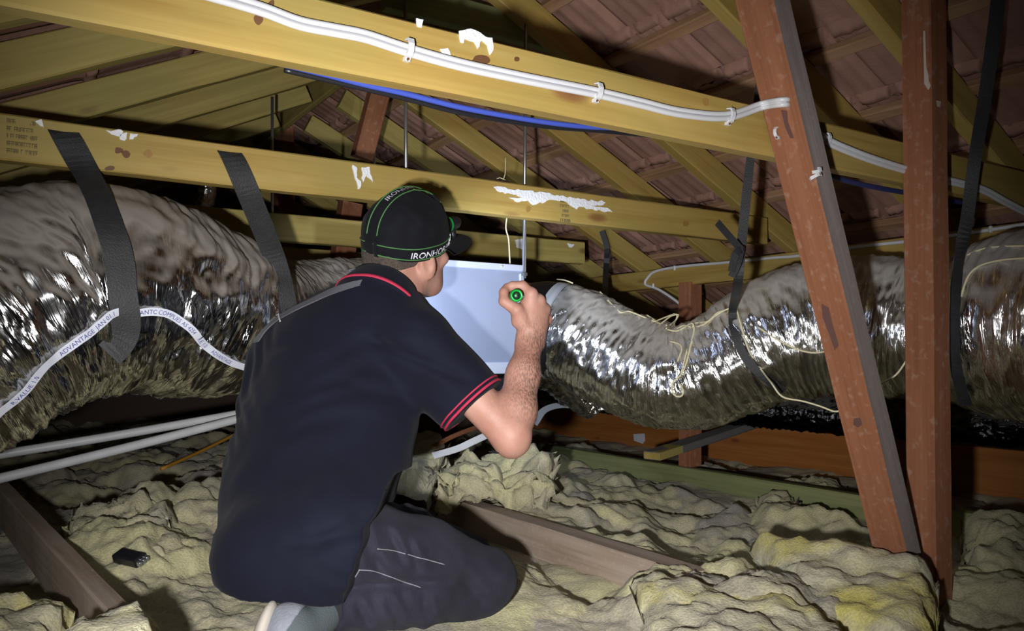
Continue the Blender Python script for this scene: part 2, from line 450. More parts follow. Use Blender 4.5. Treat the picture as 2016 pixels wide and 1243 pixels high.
def ribbon_data(path, normals, width, thick):
    """strap lying with its flat side along normals"""
    T = np.gradient(np.array(path), axis=0); T /= np.linalg.norm(T, axis=1)[:, None]
    V, F = [], []
    for i, p in enumerate(path):
        n = np.array(normals[i]); t = T[i]; n = n - t * n.dot(t); n /= np.linalg.norm(n) + 1e-9
        s = np.cross(t, n)
        w = width[i] if hasattr(width, '__len__') else width
        for a, b in ((-.5, -.5), (.5, -.5), (.5, .5), (-.5, .5)):
            V.append(np.array(p) + s * w * a + n * thick * b)
    m = len(path)
    for i in range(m - 1):
        for k in range(4):
            a, b = i * 4 + k, i * 4 + (k + 1) % 4
            F.append((a, b, b + 4, a + 4))
    F.append((3, 2, 1, 0)); F.append(tuple((m - 1) * 4 + k for k in range(4)))
    return V, F
def bvh_of(o):
    me = o.data; mw = o.matrix_basis
    return BVHTree.FromPolygons([mw @ v.co for v in me.vertices], [tuple(p.vertices) for p in me.polygons])
def hit(bvh, u, v):
    d = ray(u, v).normalized()
    loc, nor, idx, dist = bvh.ray_cast(EYEV, d)
    if loc is None: return None, None
    if nor.dot(d) > 0: nor = -nor
    return loc, nor

_font_cache = {}
def text_mesh(s, size=1.0):
    """tessellated glyphs of the built-in typeface: (verts2d, faces, width)"""
    if (s, size) in _font_cache: return _font_cache[(s, size)]
    cu = bpy.data.curves.new('lettering', 'FONT'); cu.body = s; cu.size = size; cu.resolution_u = 3
    o = bpy.data.objects.new('lettering', cu); COL.objects.link(o)
    bpy.context.view_layer.update()
    dg = bpy.context.evaluated_depsgraph_get()
    me = o.evaluated_get(dg).to_mesh()
    v = [(q.co.x, q.co.y) for q in me.vertices]; f = [tuple(p.vertices) for p in me.polygons]
    o.evaluated_get(dg).to_mesh_clear()
    bpy.data.objects.remove(o); bpy.data.curves.remove(cu)
    w = max([q[0] for q in v] + [0.001])
    _font_cache[(s, size)] = (v, f, w)
    return v, f, w

# ------------------------------------------------------------------ SDF sculpting (smooth union + surface nets)
class SDF:
    def __init__(self, lo, hi, h):
        self.lo = np.array(lo, float); self.h = h
        self.n = np.ceil((np.array(hi) - self.lo) / h).astype(int) + 1
        self.F = np.full(self.n, 0.3, np.float32)
    def _sub(self, lo, hi, m):
        a = np.clip(np.floor((np.array(lo) - m - self.lo) / self.h).astype(int), 0, self.n)
        b = np.clip(np.ceil((np.array(hi) + m - self.lo) / self.h).astype(int) + 1, 0, self.n)
        if (b - a).min() <= 0: return None
        sl = tuple(slice(i, j) for i, j in zip(a, b))
        ax = [self.lo[k] + self.h * np.arange(a[k], b[k]) for k in range(3)]
        X = np.meshgrid(*ax, indexing='ij', sparse=True)
        return sl, X
    def _mix(self, sl, d, k, op):
        A = self.F[sl]; d = d.astype(np.float32)
        if op == 'add':
            if k > 0:
                hh = np.clip(k - np.abs(A - d), 0, None) / k
                self.F[sl] = np.minimum(A, d) - hh * hh * k * 0.25
            else: self.F[sl] = np.minimum(A, d)
        else:
            d = -d
            if k > 0:
                hh = np.clip(k - np.abs(A - d), 0, None) / k
                self.F[sl] = np.maximum(A, d) + hh * hh * k * 0.25
            else: self.F[sl] = np.maximum(A, d)
    def cap(self, p0, p1, r0, r1=None, k=0.02, op='add'):
        r1 = r0 if r1 is None else r1
        p0, p1 = np.array(p0, float), np.array(p1, float); R = max(r0, r1)
        s = self._sub(np.minimum(p0, p1) - R, np.maximum(p0, p1) + R, k + 0.03)
        if s is None: return
        sl, X = s
        d = p1 - p0; L2 = d.dot(d) + 1e-12
        t = np.clip(((X[0] - p0[0]) * d[0] + (X[1] - p0[1]) * d[1] + (X[2] - p0[2]) * d[2]) / L2, 0, 1)
        dist = np.sqrt((X[0] - p0[0] - t * d[0]) ** 2 + (X[1] - p0[1] - t * d[1]) ** 2 + (X[2] - p0[2] - t * d[2]) ** 2) - (r0 + (r1 - r0) * t)
        self._mix(sl, dist, k, op)
    def chain(self, pts, rs, k=0.015):
        for i in range(len(pts) - 1):
            self.cap(pts[i], pts[i + 1], rs[i], rs[i + 1], k)
    def ell(self, c, ax, r, k=0.02, op='add'):
        """ax: three unit axes, r: three radii"""
        c = np.array(c, float); A = [np.array(a, float) for a in ax]
        R = max(r)
        s = self._sub(c - R, c + R, k + 0.03)
        if s is None: return
        sl, X = s
        q = [sum((X[j] - c[j]) * A[i][j] for j in range(3)) for i in range(3)]
        k0 = np.sqrt(sum((q[i] / r[i]) ** 2 for i in range(3))) + 1e-9
        k1 = np.sqrt(sum((q[i] / r[i] ** 2) ** 2 for i in range(3))) + 1e-9
        self._mix(sl, k0 * (k0 - 1) / k1, k, op)
    def cut(self, p, n, k=0.0, box=None):
        """remove everything on the side n points to (optionally only inside box (lo, hi))"""
        p, n = np.array(p, float), np.array(n, float); n = n / np.linalg.norm(n)
        lo, hi = box if box else (self.lo, self.lo + self.h * self.n)
        s = self._sub(lo, hi, 0)
        if s is None: return
        sl, X = s
        d = sum((X[j] - p[j]) * n[j] for j in range(3))
        A = self.F[sl]
        self.F[sl] = np.maximum(A, d.astype(np.float32))
    def displace(self, fn):
        idx = np.argwhere(np.abs(self.F) < 0.03)
        P = self.lo + idx * self.h
        self.F[tuple(idx.T)] += fn(P[:, 0], P[:, 1], P[:, 2]).astype(np.float32)
    def mesh(self):
        F = self.F; n = self.n
        S = F < 0
        c = [S[:-1, :-1, :-1], S[1:, :-1, :-1], S[:-1, 1:, :-1], S[1:, 1:, :-1], S[:-1, :-1, 1:], S[1:, :-1, 1:], S[:-1, 1:, 1:], S[1:, 1:, 1:]]
        cnt = sum(x.astype(np.int8) for x in c)
        act = np.argwhere((cnt > 0) & (cnt < 8))
        idm = np.full(tuple(n - 1), -1, np.int64)
        idm[tuple(act.T)] = np.arange(len(act))
        off = np.array([(i & 1, (i >> 1) & 1, (i >> 2) & 1) for i in range(8)])
        val = np.stack([F[tuple((act + o).T)] for o in off], 1)
        acc = np.zeros((len(act), 3)); num = np.zeros(len(act))
        for a in range(8):
            for b in range(a + 1, 8):
                if bin(a ^ b).count('1') != 1: continue
                va, vb = val[:, a], val[:, b]
                m = (va < 0) != (vb < 0)
                t = np.where(m, va / np.where(np.abs(va - vb) < 1e-12, 1, va - vb), 0)
                acc += np.where(m[:, None], off[a] + t[:, None] * (off[b] - off[a]), 0); num += m
        V = self.lo + (act + acc / num[:, None]) * self.h
        faces = []
        for ax in range(3):
            u, w = (ax + 1) % 3, (ax + 2) % 3
            sl0 = [slice(None)] * 3; sl1 = [slice(None)] * 3
            sl0[ax] = slice(0, -1); sl1[ax] = slice(1, None)
            A, B = S[tuple(sl0)], S[tuple(sl1)]
            E = np.argwhere(A != B)
            E = E[(E[:, u] > 0) & (E[:, w] > 0) & (E[:, u] < n[u] - 1) & (E[:, w] < n[w] - 1)]
            if not len(E): continue
            eu = np.zeros(3, int); eu[u] = 1; ew = np.zeros(3, int); ew[w] = 1
            q = np.stack([idm[tuple((E - eu - ew).T)], idm[tuple((E - ew).T)], idm[tuple(E.T)], idm[tuple((E - eu).T)]], 1)
            ins = A[tuple(E.T)]
            q[~ins] = q[~ins][:, ::-1]
            faces.append(q[(q >= 0).all(1)])
        return V, np.concatenate(faces)
def np_mesh(name, V, Fq, mat, parent=None, smooth=True):
    me = bpy.data.meshes.new(name)
    V = np.asarray(V, np.float32); Fq = np.asarray(Fq, np.int32)
    k = Fq.shape[1]
    me.vertices.add(len(V)); me.vertices.foreach_set('co', V.ravel())
    me.loops.add(Fq.size); me.loops.foreach_set('vertex_index', Fq.ravel())
    me.polygons.add(len(Fq)); me.polygons.foreach_set('loop_start', np.arange(0, Fq.size, k, dtype=np.int32))
    me.update(calc_edges=True); me.validate()
    if smooth: me.polygons.foreach_set('use_smooth', [True] * len(me.polygons))
    me.materials.append(mat)
    o = bpy.data.objects.new(name, me); COL.objects.link(o)
    if parent is not None:
        o.parent = parent; o.matrix_parent_inverse = parent.matrix_basis.inverted()
    return o
def set_attr(o, name, vals):
    a = o.data.attributes.new(name, 'FLOAT', 'POINT'); a.data.foreach_set('value', np.asarray(vals, np.float32))
def grid_faces(nu, nv, wrap=False):
    i = np.arange(nu - 1)[:, None]; j = np.arange(nv if wrap else nv - 1)[None, :]
    j2 = (j + 1) % nv
    return np.stack([i * nv + j, (i + 1) * nv + j, (i + 1) * nv + j2, i * nv + j2], -1).reshape(-1, 4)

# ------------------------------------------------------------------ the setting: ceiling board, loose glasswool, tiles
def quad_box(name, lo, hi, mat):
    bm = bmesh.new(); bmesh.ops.create_cube(bm, size=1)
    for v in bm.verts: v.co = Vector([(lo[i] + hi[i]) / 2 + v.co[i] * (hi[i] - lo[i]) for i in range(3)])
    return bm_obj(name, bm, mat)
structure(quad_box('floor', (-5, -0.6, -0.16), (6, 8.5, -0.12), plain('ceiling_board_back', (0.22, 0.19, 0.16), rough=0.95)))

PITCH_R, PITCH_L = 0.488, 0.466
def zr(a): return 2.322 - PITCH_R * a        # underside of the right-hand rafters
def zl(a): return 1.150 + PITCH_L * a        # underside of the left-hand rafters
A_RIDGE = (2.322 - 1.150) / (PITCH_R + PITCH_L)
BATTEN_A = [1.28, 1.496, 1.753, 2.010, 2.267, 2.524, 2.781, 3.038, 3.295, 3.552, 3.81, 4.067, 4.324, 4.581, 4.838]

def tile_slope(name, sign):
    """interlocking tiles seen from inside; one sheet per course, each overlapping the one below"""
    V, Fq = [], []
    off = 0
    for c in range(len(BATTEN_A) - 1):
        a0, a1 = BATTEN_A[c] - 0.03, BATTEN_A[c + 1] + 0.02
        bs = np.arange(-0.7, 7.0, 0.0125)
        ph = np.mod(bs + (0.11 if c % 2 else 0.0) + 0.015 * c, 0.262)
        prof = np.zeros_like(bs)
        prof = np.where(ph < 0.020, 0.040, prof)                    # dark interlock slot
        for r in (0.075, 0.135, 0.195):
            prof = np.where(np.abs(ph - r) < 0.007, -0.006, prof)   # moulded ribs under the tile
        prof = prof + 0.003 * vnoise(bs * 8, c * 5.0, 0.0, 3)
        rows = [(a0, 0.0), (a0 + 0.03, 0.004), ((a0 + a1) / 2, 0.006), (a1 - 0.02, 0.008), (a1, 0.010), (a1 + 0.002, 0.030)]
        for (a, lift) in rows:
            for b, pz in zip(bs, prof):
                if sign > 0: z = zr(a) + 0.100 + 0.036 + lift * 1.2 + pz
                else:
                    z = zr(a) + 0.136 + lift * 1.2 + pz
                aa = a if sign > 0 else 2 * A_RIDGE - a
                p = W(aa, b, z); V.append(p)
        g = grid_faces(len(rows), len(bs)) + off
        Fq.append(g); off += len(rows) * len(bs)
        # row of broken-edged lugs that hook over the batten
        lb = np.arange(-0.65, 6.9, 0.0125)
        hh = 0.020 + 0.006 * vnoise(lb * 9, c * 2.7, 0.3, 5) + 0.004 * vnoise(lb * 60, c * 1.7, 0.9, 6)
        gap = np.mod(lb + (0.11 if c % 2 else 0.0) + 0.015 * c, 0.131) < 0.022
        hh = np.where(gap, -0.004, hh)
        am = BATTEN_A[c] - 0.030; zb = zr(am) + 0.139
        n0 = off
        for (da, fz) in ((-0.030, 0.0), (-0.028, 1.0), (-0.006, 1.05), (0.004, 0.0)):
            for b, h1 in zip(lb, hh):
                a = am + da; aa = a if sign > 0 else 2 * A_RIDGE - a
                V.append(W(aa, b, zb + 0.006 - fz * h1 - PITCH_R * da))
        Fq.append(grid_faces(4, len(lb)) + off); off += 4 * len(lb)
    o = np_mesh(name, np.array([tuple(v) for v in V]), np.concatenate(Fq), M['tile'], smooth=False)
    return structure(o)
tile_slope('ceiling', 1)
tile_slope('ceiling.001', -1)

structure(quad_box('wall_back', (-9, 6.75, -0.16), (6, 6.85, 2.4), plain('dark_brick', (0.12, 0.08, 0.06), rough=0.95)))
# battens
ordn = ['topmost', 'second highest', 'third highest', 'fourth highest', 'fifth highest', 'sixth highest', 'seventh highest', 'eighth highest', 'ninth highest', 'tenth highest', 'lowest']
for i, a in enumerate(BATTEN_A[:11]):
    z = zr(a) + 0.100 + 0.018
    up = Vector((DA.x * PITCH_R, DA.y * PITCH_R, 1)).normalized()
    o = timber('tile_batten', W(a, -0.3, z), W(a, 6.6, z), 0.040, 0.030, M['batten'], up=up, warp=0.003)
    tag(o, 'rough brown tile batten under the clay tiles, %s on the right slope' % ordn[i], 'batten', 'tile battens of the right roof slope')

# rafters of the right slope (descending to the right) and of the left slope
RB = [1.207, 1.53, 2.08 + 0.047, 2.53, 2.98 + 0.047, 3.43, 3.88, 4.33, 4.78, 5.23]
rlab = ['pale yellow rafter passing behind the tall red post at far right, nearest right-slope rafter',
        'yellow rafter coming down behind the leaning red strut at its top',
        'yellow rafter meeting the right end of the lower tie beam',
        'yellow rafter crossing just right of the zinc rod in the centre',
        'yellow rafter crossing between the two zinc rods above the cap',
        'dim yellow rafter in shade, sixth right-slope rafter from the viewer',
        'dim yellow rafter in shade, seventh right-slope rafter from the viewer',
        'dim rafter deep in the roof, eighth right-slope rafter from the viewer',
        'dim rafter deep in the roof, ninth right-slope rafter from the viewer',
        'dim rafter deep in the roof, farthest right-slope rafter from the viewer']
for b, lab in zip(RB, rlab):
    nrm = Vector((DA.x * PITCH_R, DA.y * PITCH_R, 1)).normalized()
    q0, q1 = W(A_RIDGE + 0.06, b, zr(A_RIDGE + 0.06)), W(3.95, b, zr(3.95))
    o = timber('rafter', q0 + nrm * 0.045, q1 + nrm * 0.045, 0.045, 0.09, M['pine'] if b < 3.2 else M['pine_olive'], up=nrm)
    tag(o, lab, 'rafter', 'rafters of the right roof slope')
LB = [1.18, 1.63, 2.08 - 0.047, 2.53, 2.98, 3.43, 3.88, 4.33, 4.78]
llab = ['olive rafter at the top left corner, nearest the viewer',
        'wide olive rafter at upper left, second left-slope rafter from the viewer',
        'orange-tinged rafter at upper left, resting just behind the lower tie beam',
        'olive rafter ending in shade above the left duct, fourth left-slope rafter',
        'narrow olive rafter beside the leftmost zinc rod, fifth left-slope rafter',
        'dim olive rafter behind the leftmost zinc rod, sixth left-slope rafter',
        'dim olive rafter behind the leftmost zinc rod, seventh left-slope rafter',
        'dim rafter deep in the roof on the left slope, eighth from the viewer',
        'dim rafter deep in the roof on the left slope, farthest from the viewer']
for b, lab in zip(LB, llab):
    nrm = Vector((-DA.x * PITCH_L, -DA.y * PITCH_L, 1)).normalized()
    a_end = -0.9 if b > 1.5 else -0.3
    q0, q1 = W(A_RIDGE - 0.06, b, zl(A_RIDGE - 0.06)), W(a_end, b, zl(a_end))
    o = timber('rafter', q1 + nrm * 0.045, q0 + nrm * 0.045, 0.045, 0.09, M['pine_olive'], up=nrm)
    tag(o, lab, 'rafter', 'rafters of the left roof slope')
o = timber('ridge_board', W(A_RIDGE, 0.3, zr(A_RIDGE) + 0.07), W(A_RIDGE, 6.2, zr(A_RIDGE) + 0.07), 0.03, 0.14, M['pine_olive'])
tag(o, 'dim ridge board where the two rafter slopes meet', 'ridge board')

# horizontal ties of the trusses
def smear(parent, b, outline, mat, name='filler_smear', thick=0.0025, rough=0.004, seed=0):
    """thin blob of dried filler on the near face of a tie (b = that face); outline in picture coordinates of that face"""
    pts = [px_b(u, v, b) for u, v in outline]
    P = []
    for i in range(len(pts)):
        p, q = pts[i], pts[(i + 1) % len(pts)]
        n = max(2, int((q - p).length / 0.005))
        for k in range(n):
            t = k / n; r = p.lerp(q, t)
            w = rough * float(fbm(r.x * 70, r.z * 70, r.y * 40, seed, 2))
            P.append(r + Vector((0, 0, w)) + DA * rough * float(fbm(r.x * 70, r.z * 70, 9.1, seed + 3, 2)))
    bm = bmesh.new()
    vs = [bm.verts.new(p) for p in P]
    f = bm.faces.new(vs)
    bm.normal_update()
    if f.normal.dot(DB) > 0: f.normal_flip()
    r = bmesh.ops.extrude_face_region(bm, geom=[f])
    for v in [g for g in r['geom'] if isinstance(g, bmesh.types.BMVert)]:
        v.co -= DB * thick
    bmesh.ops.triangulate(bm, faces=bm.faces[:])
    bmesh.ops.recalc_face_normals(bm, faces=bm.faces[:])
    return bm_obj(name, bm, mat, parent)

TIE_Z = 1.07
def tie(b, a0, a1, mat, lab, zc=TIE_Z, h=0.10, w=0.045):
    o = timber('tie_beam', W(a0, b, zc), W(a1, b, zc), w, h, mat)
    return tag(o, lab, 'tie beam', 'horizontal tie beams of the roof frame')
t1 = tie(1.1625, -0.75, 2.52, M['pine'], 'nearest yellow tie beam, with white twin cable clipped along its face', w=0.035)
t2 = tie(2.08, -0.35, 2.47, M['pine'], 'second yellow tie beam, with white filler smears, just above the cap')
t3 = tie(2.98, -0.1, 2.30, M['pine_olive'], 'third tie beam, ending on a rafter right of the sheet-metal box')
t4 = tie(3.88, 0.0, 2.42, M['pine_olive'], 'dim fourth tie beam, deep in the roof behind the rods')
t5 = tie(2.16, 0.95, 1.66, M['pine_green'], 'short greenish tie high up near the ridge, crossing behind a yellow rafter', zc=1.635, h=0.09, w=0.035)
t6 = tie(3.50, 0.55, 1.95, M['pine_green'], 'greenish tie high in the shade, behind the leftmost zinc rod', zc=1.40, h=0.09, w=0.035)
f1, f2, f3 = 1.1625 - 0.0176, 2.08 - 0.0226, 2.98 - 0.0226
smear(t1, f1, [(902, 62), (925, 60), (968, 76), (972, 98), (962, 104), (955, 88), (948, 80), (940, 96), (934, 84), (915, 74), (910, 84), (904, 80)], M['white_foam'], seed=1)
smear(t1, f1, [(822, 40), (834, 42), (832, 52), (824, 50)], M['white_foam'], seed=2)
smear(t1, f1, [(868, 100), (880, 94), (885, 108), (872, 108)], M['white_foam'], seed=3)
smear(t2, f2, [(972, 368), (1040, 376), (1120, 388), (1190, 398), (1188, 405), (1164, 406), (1196, 410), (1206, 418), (1170, 414), (1140, 408), (1134, 412), (1118, 400), (1082, 392), (1068, 400), (1048, 404), (1040, 398), (1022, 398), (1000, 388), (1030, 390), (1004, 382), (985, 380)], M['white_foam'], seed=4)
smear(t2, f2, [(692, 326), (700, 330), (704, 350), (712, 356), (710, 372), (706, 374), (703, 356), (696, 348)], M['white_foam'], seed=5)
smear(t2, f2, [(712, 330), (728, 332), (734, 358), (726, 354), (722, 346), (716, 360), (713, 352)], M['white_foam'], seed=6)
smear(t2, f2, [(211, 254), (236, 258), (240, 262), (237, 272), (224, 268)], M['white_foam'], seed=7)
smear(t2, f2, [(238, 266), (250, 262), (252, 275), (245, 280), (238, 276)], M['white_foam'], seed=8)
smear(t2, f2, [(257, 262), (269, 263), (263, 277), (257, 276)], M['white_foam'], seed=9)
smear(t2, f2, [(72, 240), (82, 238), (86, 252), (78, 250)], M['white_foam'], seed=10)
smear(t3, f3, [(1013, 472), (1028, 470), (1032, 488), (1036, 492), (1026, 492), (1018, 486)], M['white_foam'], seed=11)
smear(t3, f3, [(1116, 480), (1130, 481), (1126, 488), (1120, 486)], M['white_foam'], seed=12)
# stamped marks and big knots on the second tie
def stamp(parent, b, u0, v0, u1, v1, rows, skew, seed, fill):
    """rows of small inked characters, too worn to read"""
    parts = []; r = random.Random(seed)
    for i in range(rows):
        vt = v0 + (v1 - v0) * i / rows; vb = v0 + (v1 - v0) * (i + 0.62) / rows
        u = u0
        while u < u1:
            w = r.uniform(2.5, 5.0)
            if r.random() < fill:
                for (x0, x1, y0, y1) in ((0, .28, 0, 1), (.28, 1, 0, .22), (.28, .9, .45, .65), (.7, 1, .2, 1))[:r.choice((2, 3, 4))]:
                    c = []
                    for (x, y) in ((x0, y0), (x1, y0), (x1, y1), (x0, y1)):
                        uu = u + x * w * 0.8; c.append(px_b(uu, vt + (vb - vt) * y + skew * (uu - u0), b) - DB * 0.0006)
                    parts.append((c, [(0, 1, 2, 3)]))
            u += w
    V, Fc = merge_data(parts)
    return mesh_obj('ink_stamp', V, Fc, M['ink'], parent, smooth=False)
stamp(t2, f2, 13, 233, 71, 306, 5, 0.12, 3, 0.93)
stamp(t2, f2, 1103, 393, 1119, 440, 5, 0.10, 5, 0.9)
M['knot'] = plain('dark_knot', (0.13, 0.055, 0.02), rough=0.6)
M['knot_pale'] = plain('pale_knot', (0.30, 0.17, 0.04), rough=0.6)
def knot(parent, b, u, v, ru, rv, mat):
    out = [(u + ru * math.cos(t), v + rv * math.sin(t)) for t in np.linspace(0, 2 * math.pi, 14)[:-1]]
    return smear(parent, b, out, mat, 'wood_knot', thick=0.0006, rough=0.003, seed=int(u))
for (u, v, ru, rv, m) in ((233, 296, 9, 6, 'knot'), (247, 304, 10, 9, 'knot'), (290, 302, 9, 8, 'knot_pale'), (217, 331, 9, 5, 'knot'), (1041, 412, 6, 6, 'knot_pale'), (1350, 440, 6, 6, 'knot_pale')):
    knot(t2, f2, u, v, ru, rv, M[m])
for (u, v, ru, rv, m) in ((511, 41, 9, 9, 'knot'), (536, 7, 7, 6, 'knot'), (947, 120, 17, 9, 'knot'), (1017, 117, 6, 5, 'knot'), (1388, 200, 7, 8, 'knot_pale')):
    knot(t1, f1, u, v, ru, rv, M[m])

# red hardwood: post, leaning strut, props
o = timber('roof_post', W(1.915, 1.106, -0.10), W(1.885, 1.106, 1.50), 0.072, 0.072, M['hardwood'], up=DA, bev=0.003)
tag(o, 'tall upright red hardwood post at right, in front of the silver duct', 'post')
POST = o
s_top, s_bot = W(1.245, 1.099, 1.46), W(1.80, 1.099, 0.06)
o = timber('roof_strut', s_top, s_bot, 0.085, 0.056, M['hardwood'], up=DA, bev=0.003)
tag(o, 'leaning red hardwood strut meeting the foot of the tall post', 'strut')
STRUT = o
o.data.materials.append(M['grey_hardwood'])
for p in o.data.polygons:
    if (o.matrix_basis.to_3x3() @ p.normal).dot(-DB) > 0.8: p.material_index = 1
# worn plaster streak and dark stain on them
def stain_on(obj, outline, mat, seed, name, lift=0.0012):
    bv = bvh_of(obj); P = []
    for (u, v) in outline:
        p, n = hit(bv, u, v)
        if p is None: return
        P.append(p + n * lift)
    c = sum(P, Vector()) / len(P)
    V = [c] + P; Fc = [(0, i + 1, (i + 1) % len(P) + 1) for i in range(len(P))]
    return mesh_obj(name, V, Fc, mat, obj, smooth=False)
M['stain'] = plain('dark_stain', (0.11, 0.05, 0.04), rough=0.9)
M['plaster'] = plain('dried_plaster', (0.52, 0.44, 0.37), rough=0.9)
stain_on(STRUT, [(1618, 598), (1632, 606), (1640, 640), (1652, 680), (1644, 690), (1630, 650), (1620, 625)], M['stain'], 2, 'dark_stain')
stain_on(STRUT, [(1682, 824), (1694, 822), (1698, 836), (1690, 842), (1680, 836)], M['stain'], 3, 'dark_stain')
for ol in ([(1818, 60), (1822, 62), (1824, 150), (1832, 170), (1828, 178), (1820, 165)], [(1866, 20), (1870, 22), (1869, 50), (1858, 70), (1854, 66), (1864, 48)], [(1862, 150), (1866, 152), (1866, 215), (1862, 245), (1860, 190)], [(1842, 198), (1852, 200), (1850, 212), (1844, 210)], [(1872, 205), (1888, 190), (1890, 225), (1884, 222), (1880, 210)]):
    stain_on(POST, ol, M['plaster'], 4, 'plaster_streak')
stain_on(STRUT, [(1538, 216), (1550, 218), (1552, 240), (1560, 262), (1564, 272), (1556, 272), (1546, 250)], M['stain'], 1, 'dark_stain')
o = timber('roof_strut', px(752, 160, 3.15), px(712, 312, 3.15), 0.075, 0.06, M['hardwood'], up=DB)
tag(o, 'short reddish strut leaning in the shade behind the rods, above the cap', 'strut')
o = timber('roof_post', W(2.67, 2.66, 0.10), W(2.67, 2.66, 0.93), 0.075, 0.075, M['hardwood'], up=DA)
tag(o, 'short red post under the wooden purlin, behind the dip of the duct', 'post')
o = timber('roof_post', px(556, 235, 4.3) , px(560, 560, 4.3), 0.10, 0.08, M['hardwood'], up=DB)
tag(o, 'dim reddish post far back between the left duct and the cap', 'post')
o = timber('roof_post', px(690, 400, 3.9), px(672, 520, 3.9), 0.10, 0.08, M['hardwood'], up=DB)
tag(o, 'dim reddish post behind the cap, just under the second tie beam', 'post')
# purlin under the rafters
PUR_A = 2.67
o = timber('purlin', W(PUR_A, 0.6, 0.962), W(PUR_A, 3.75, 0.962), 0.045, 0.088, M['pine'], up=(0, 0, 1))
tag(o, 'long wooden purlin under the right rafters, with a white cable along it', 'purlin')
# ceiling joists on the floor
o = timber('joist', W(2.63, 0.9, 0.055), W(2.63, 4.2, 0.055), 0.045, 0.09, M['pine_green'])
tag(o, 'mossy green ceiling joist lying right of the raised elbow, under the duct', 'joist', 'ceiling joists')
o = timber('joist', W(1.40, 1.36, 0.045), W(1.40, 4.6, 0.045), 0.07, 0.10, M['oldjoist'])
tag(o, 'dusty brown ceiling joist running past the kneeling man\'s knee', 'joist', 'ceiling joists')
o = timber('joist', px(2, 985, 2.75), px(300, 1340, 1.31), 0.045, 0.12, M['oldjoist'])
tag(o, 'grey ceiling joist at bottom left, between yellow insulation batts', 'joist', 'ceiling joists')
o = timber('joist', W(3.57, 1.2, 0.10), W(3.57, 6.0, 0.10), 0.05, 0.22, M['orangewood'])
tag(o, 'deep orange-brown joist on edge behind the green one, under the duct', 'joist', 'ceiling joists')

# ------------------------------------------------------------------ loose glasswool over the ceiling
def flakes(x, y, size, seed, hmax, tilt):
    """overlapping torn tufts: each cell carries its own tilted, round-edged flake; the highest wins"""
    wx = x + 0.30 * size * fbm(x / size * 1.1, y / size * 1.1, 0.0, seed + 1, 3)
    wy = y + 0.30 * size * fbm(x / size * 1.1, y / size * 1.1, 5.0, seed + 2, 3)
    gx, gy = np.floor(wx / size).astype(np.int64), np.floor(wy / size).astype(np.int64)
    best = np.full(x.shape, -9.0); cid = np.zeros(x.shape)
    for i in (-1, 0, 1):
        for j in (-1, 0, 1):
            cx_, cy_ = gx + i, gy + j
            h = lambda k: _hash(cx_, cy_, np.int64(k) + 0 * cx_, seed)
            ox = (cx_ + 0.15 + 0.7 * h(1)) * size; oy = (cy_ + 0.15 + 0.7 * h(2)) * size
            dx, dy = wx - ox, wy - oy
            ang = h(3) * 6.283; asp = 0.65 + 0.7 * h(4)
            ex = (dx * np.cos(ang) + dy * np.sin(ang)) * asp; ey = (-dx * np.sin(ang) + dy * np.cos(ang)) / asp
            d = np.sqrt(ex * ex + ey * ey) / (size * 0.95)
            z = hmax * h(5) + tilt * ((h(6) - 0.5) * dx + (h(7) - 0.5) * dy) - hmax * 0.55 * d ** 2 - hmax * 2.2 * np.clip(d - 0.72, 0, None)
            m = z > best
            best = np.where(m, z, best); cid = np.where(m, h(8), cid)
    return best, cid
def ground_height(x, y):
    h1, c1 = flakes(x, y, 0.34, 11, 0.085, 0.55)
    h2, c2 = flakes(x, y, 0.13, 23, 0.035, 0.6)
    h = -0.045 + h1 + 0.6 * h2 + 0.016 * fbm(x * 9, y * 9, 0.0, 31, 3) + 0.005 * fbm(x * 30, y * 30, 1.0, 37, 2) + 0.0025 * fbm(x * 120, y * 120, 2.0, 41, 2)
    h = h + 0.10 * np.exp(-(((x + 1.0) / 0.55) ** 2 + ((y - 2.45) / 0.45) ** 2))          # heap at the left
    h = h + 0.07 * np.exp(-(((x - 0.05) / 0.5) ** 2 + ((y - 3.05) / 0.32) ** 2))          # heap beyond the elbow
    h = h + 0.06 * np.exp(-(((x + 1.4) / 0.7) ** 2 + ((y - 4.2) / 0.8) ** 2))
    a = x * DA.x + y * DA.y; b = x * DB.x + y * DB.y
    h = h + 0.135 * np.exp(-(((a - 1.38) / 0.20) ** 4 + ((b - 1.20) / 0.25) ** 4))     # loose wool over the end of the brown joist
    # hollows that keep the joists in view
    def dip(a0, lo, hi, b0, b1, to):
        m = np.clip((a - (a0 - lo)) / 0.05, 0, 1) * np.clip(((a0 + hi) - a) / 0.05, 0, 1) * np.clip((b - b0) / 0.15, 0, 1) * np.clip((b1 - b) / 0.15, 0, 1)
        return m, to
    for m, to in (dip(1.40, 0.20, 0.06, 1.45, 2.9, -0.02), dip(2.63, 0.26, 0.05, 1.0, 2.75, 0.015), dip(3.57, 0.55, 0.05, 1.2, 5.0, 0.0), dip(0.09, 0.16, 0.05, 1.4, 3.0, -0.02)):
        h = h * (1 - m) + np.minimum(h, to + 0.25 * (h - to)) * m
    # pressed flat under the kneeling man
    m = np.exp(-(((x + 0.24) / 0.40) ** 4 + ((y - 1.68) / 0.30) ** 4))
    h = h * (1 - m) + (0.015 + 0.2 * h) * m
    dust = 0.55 * (c1 - 0.5) + 0.35 * (c2 - 0.5) + 0.12
    return h, dust
ny, nx = 430, 620
ys = 1.15 * (6.9 / 1.15) ** (np.arange(ny) / (ny - 1.0))
ks = np.linspace(-0.86, 0.86, nx)
Yg, Kg = np.meshgrid(ys, ks, indexing='ij')
Xg = Kg * Yg + 0.0
Hg, Dg = ground_height(Xg, Yg)
gv = np.stack([Xg, Yg, Hg], -1).reshape(-1, 3)
ground = np_mesh('insulation_layer', gv, grid_faces(ny, nx)[:, ::-1], M['insul'])
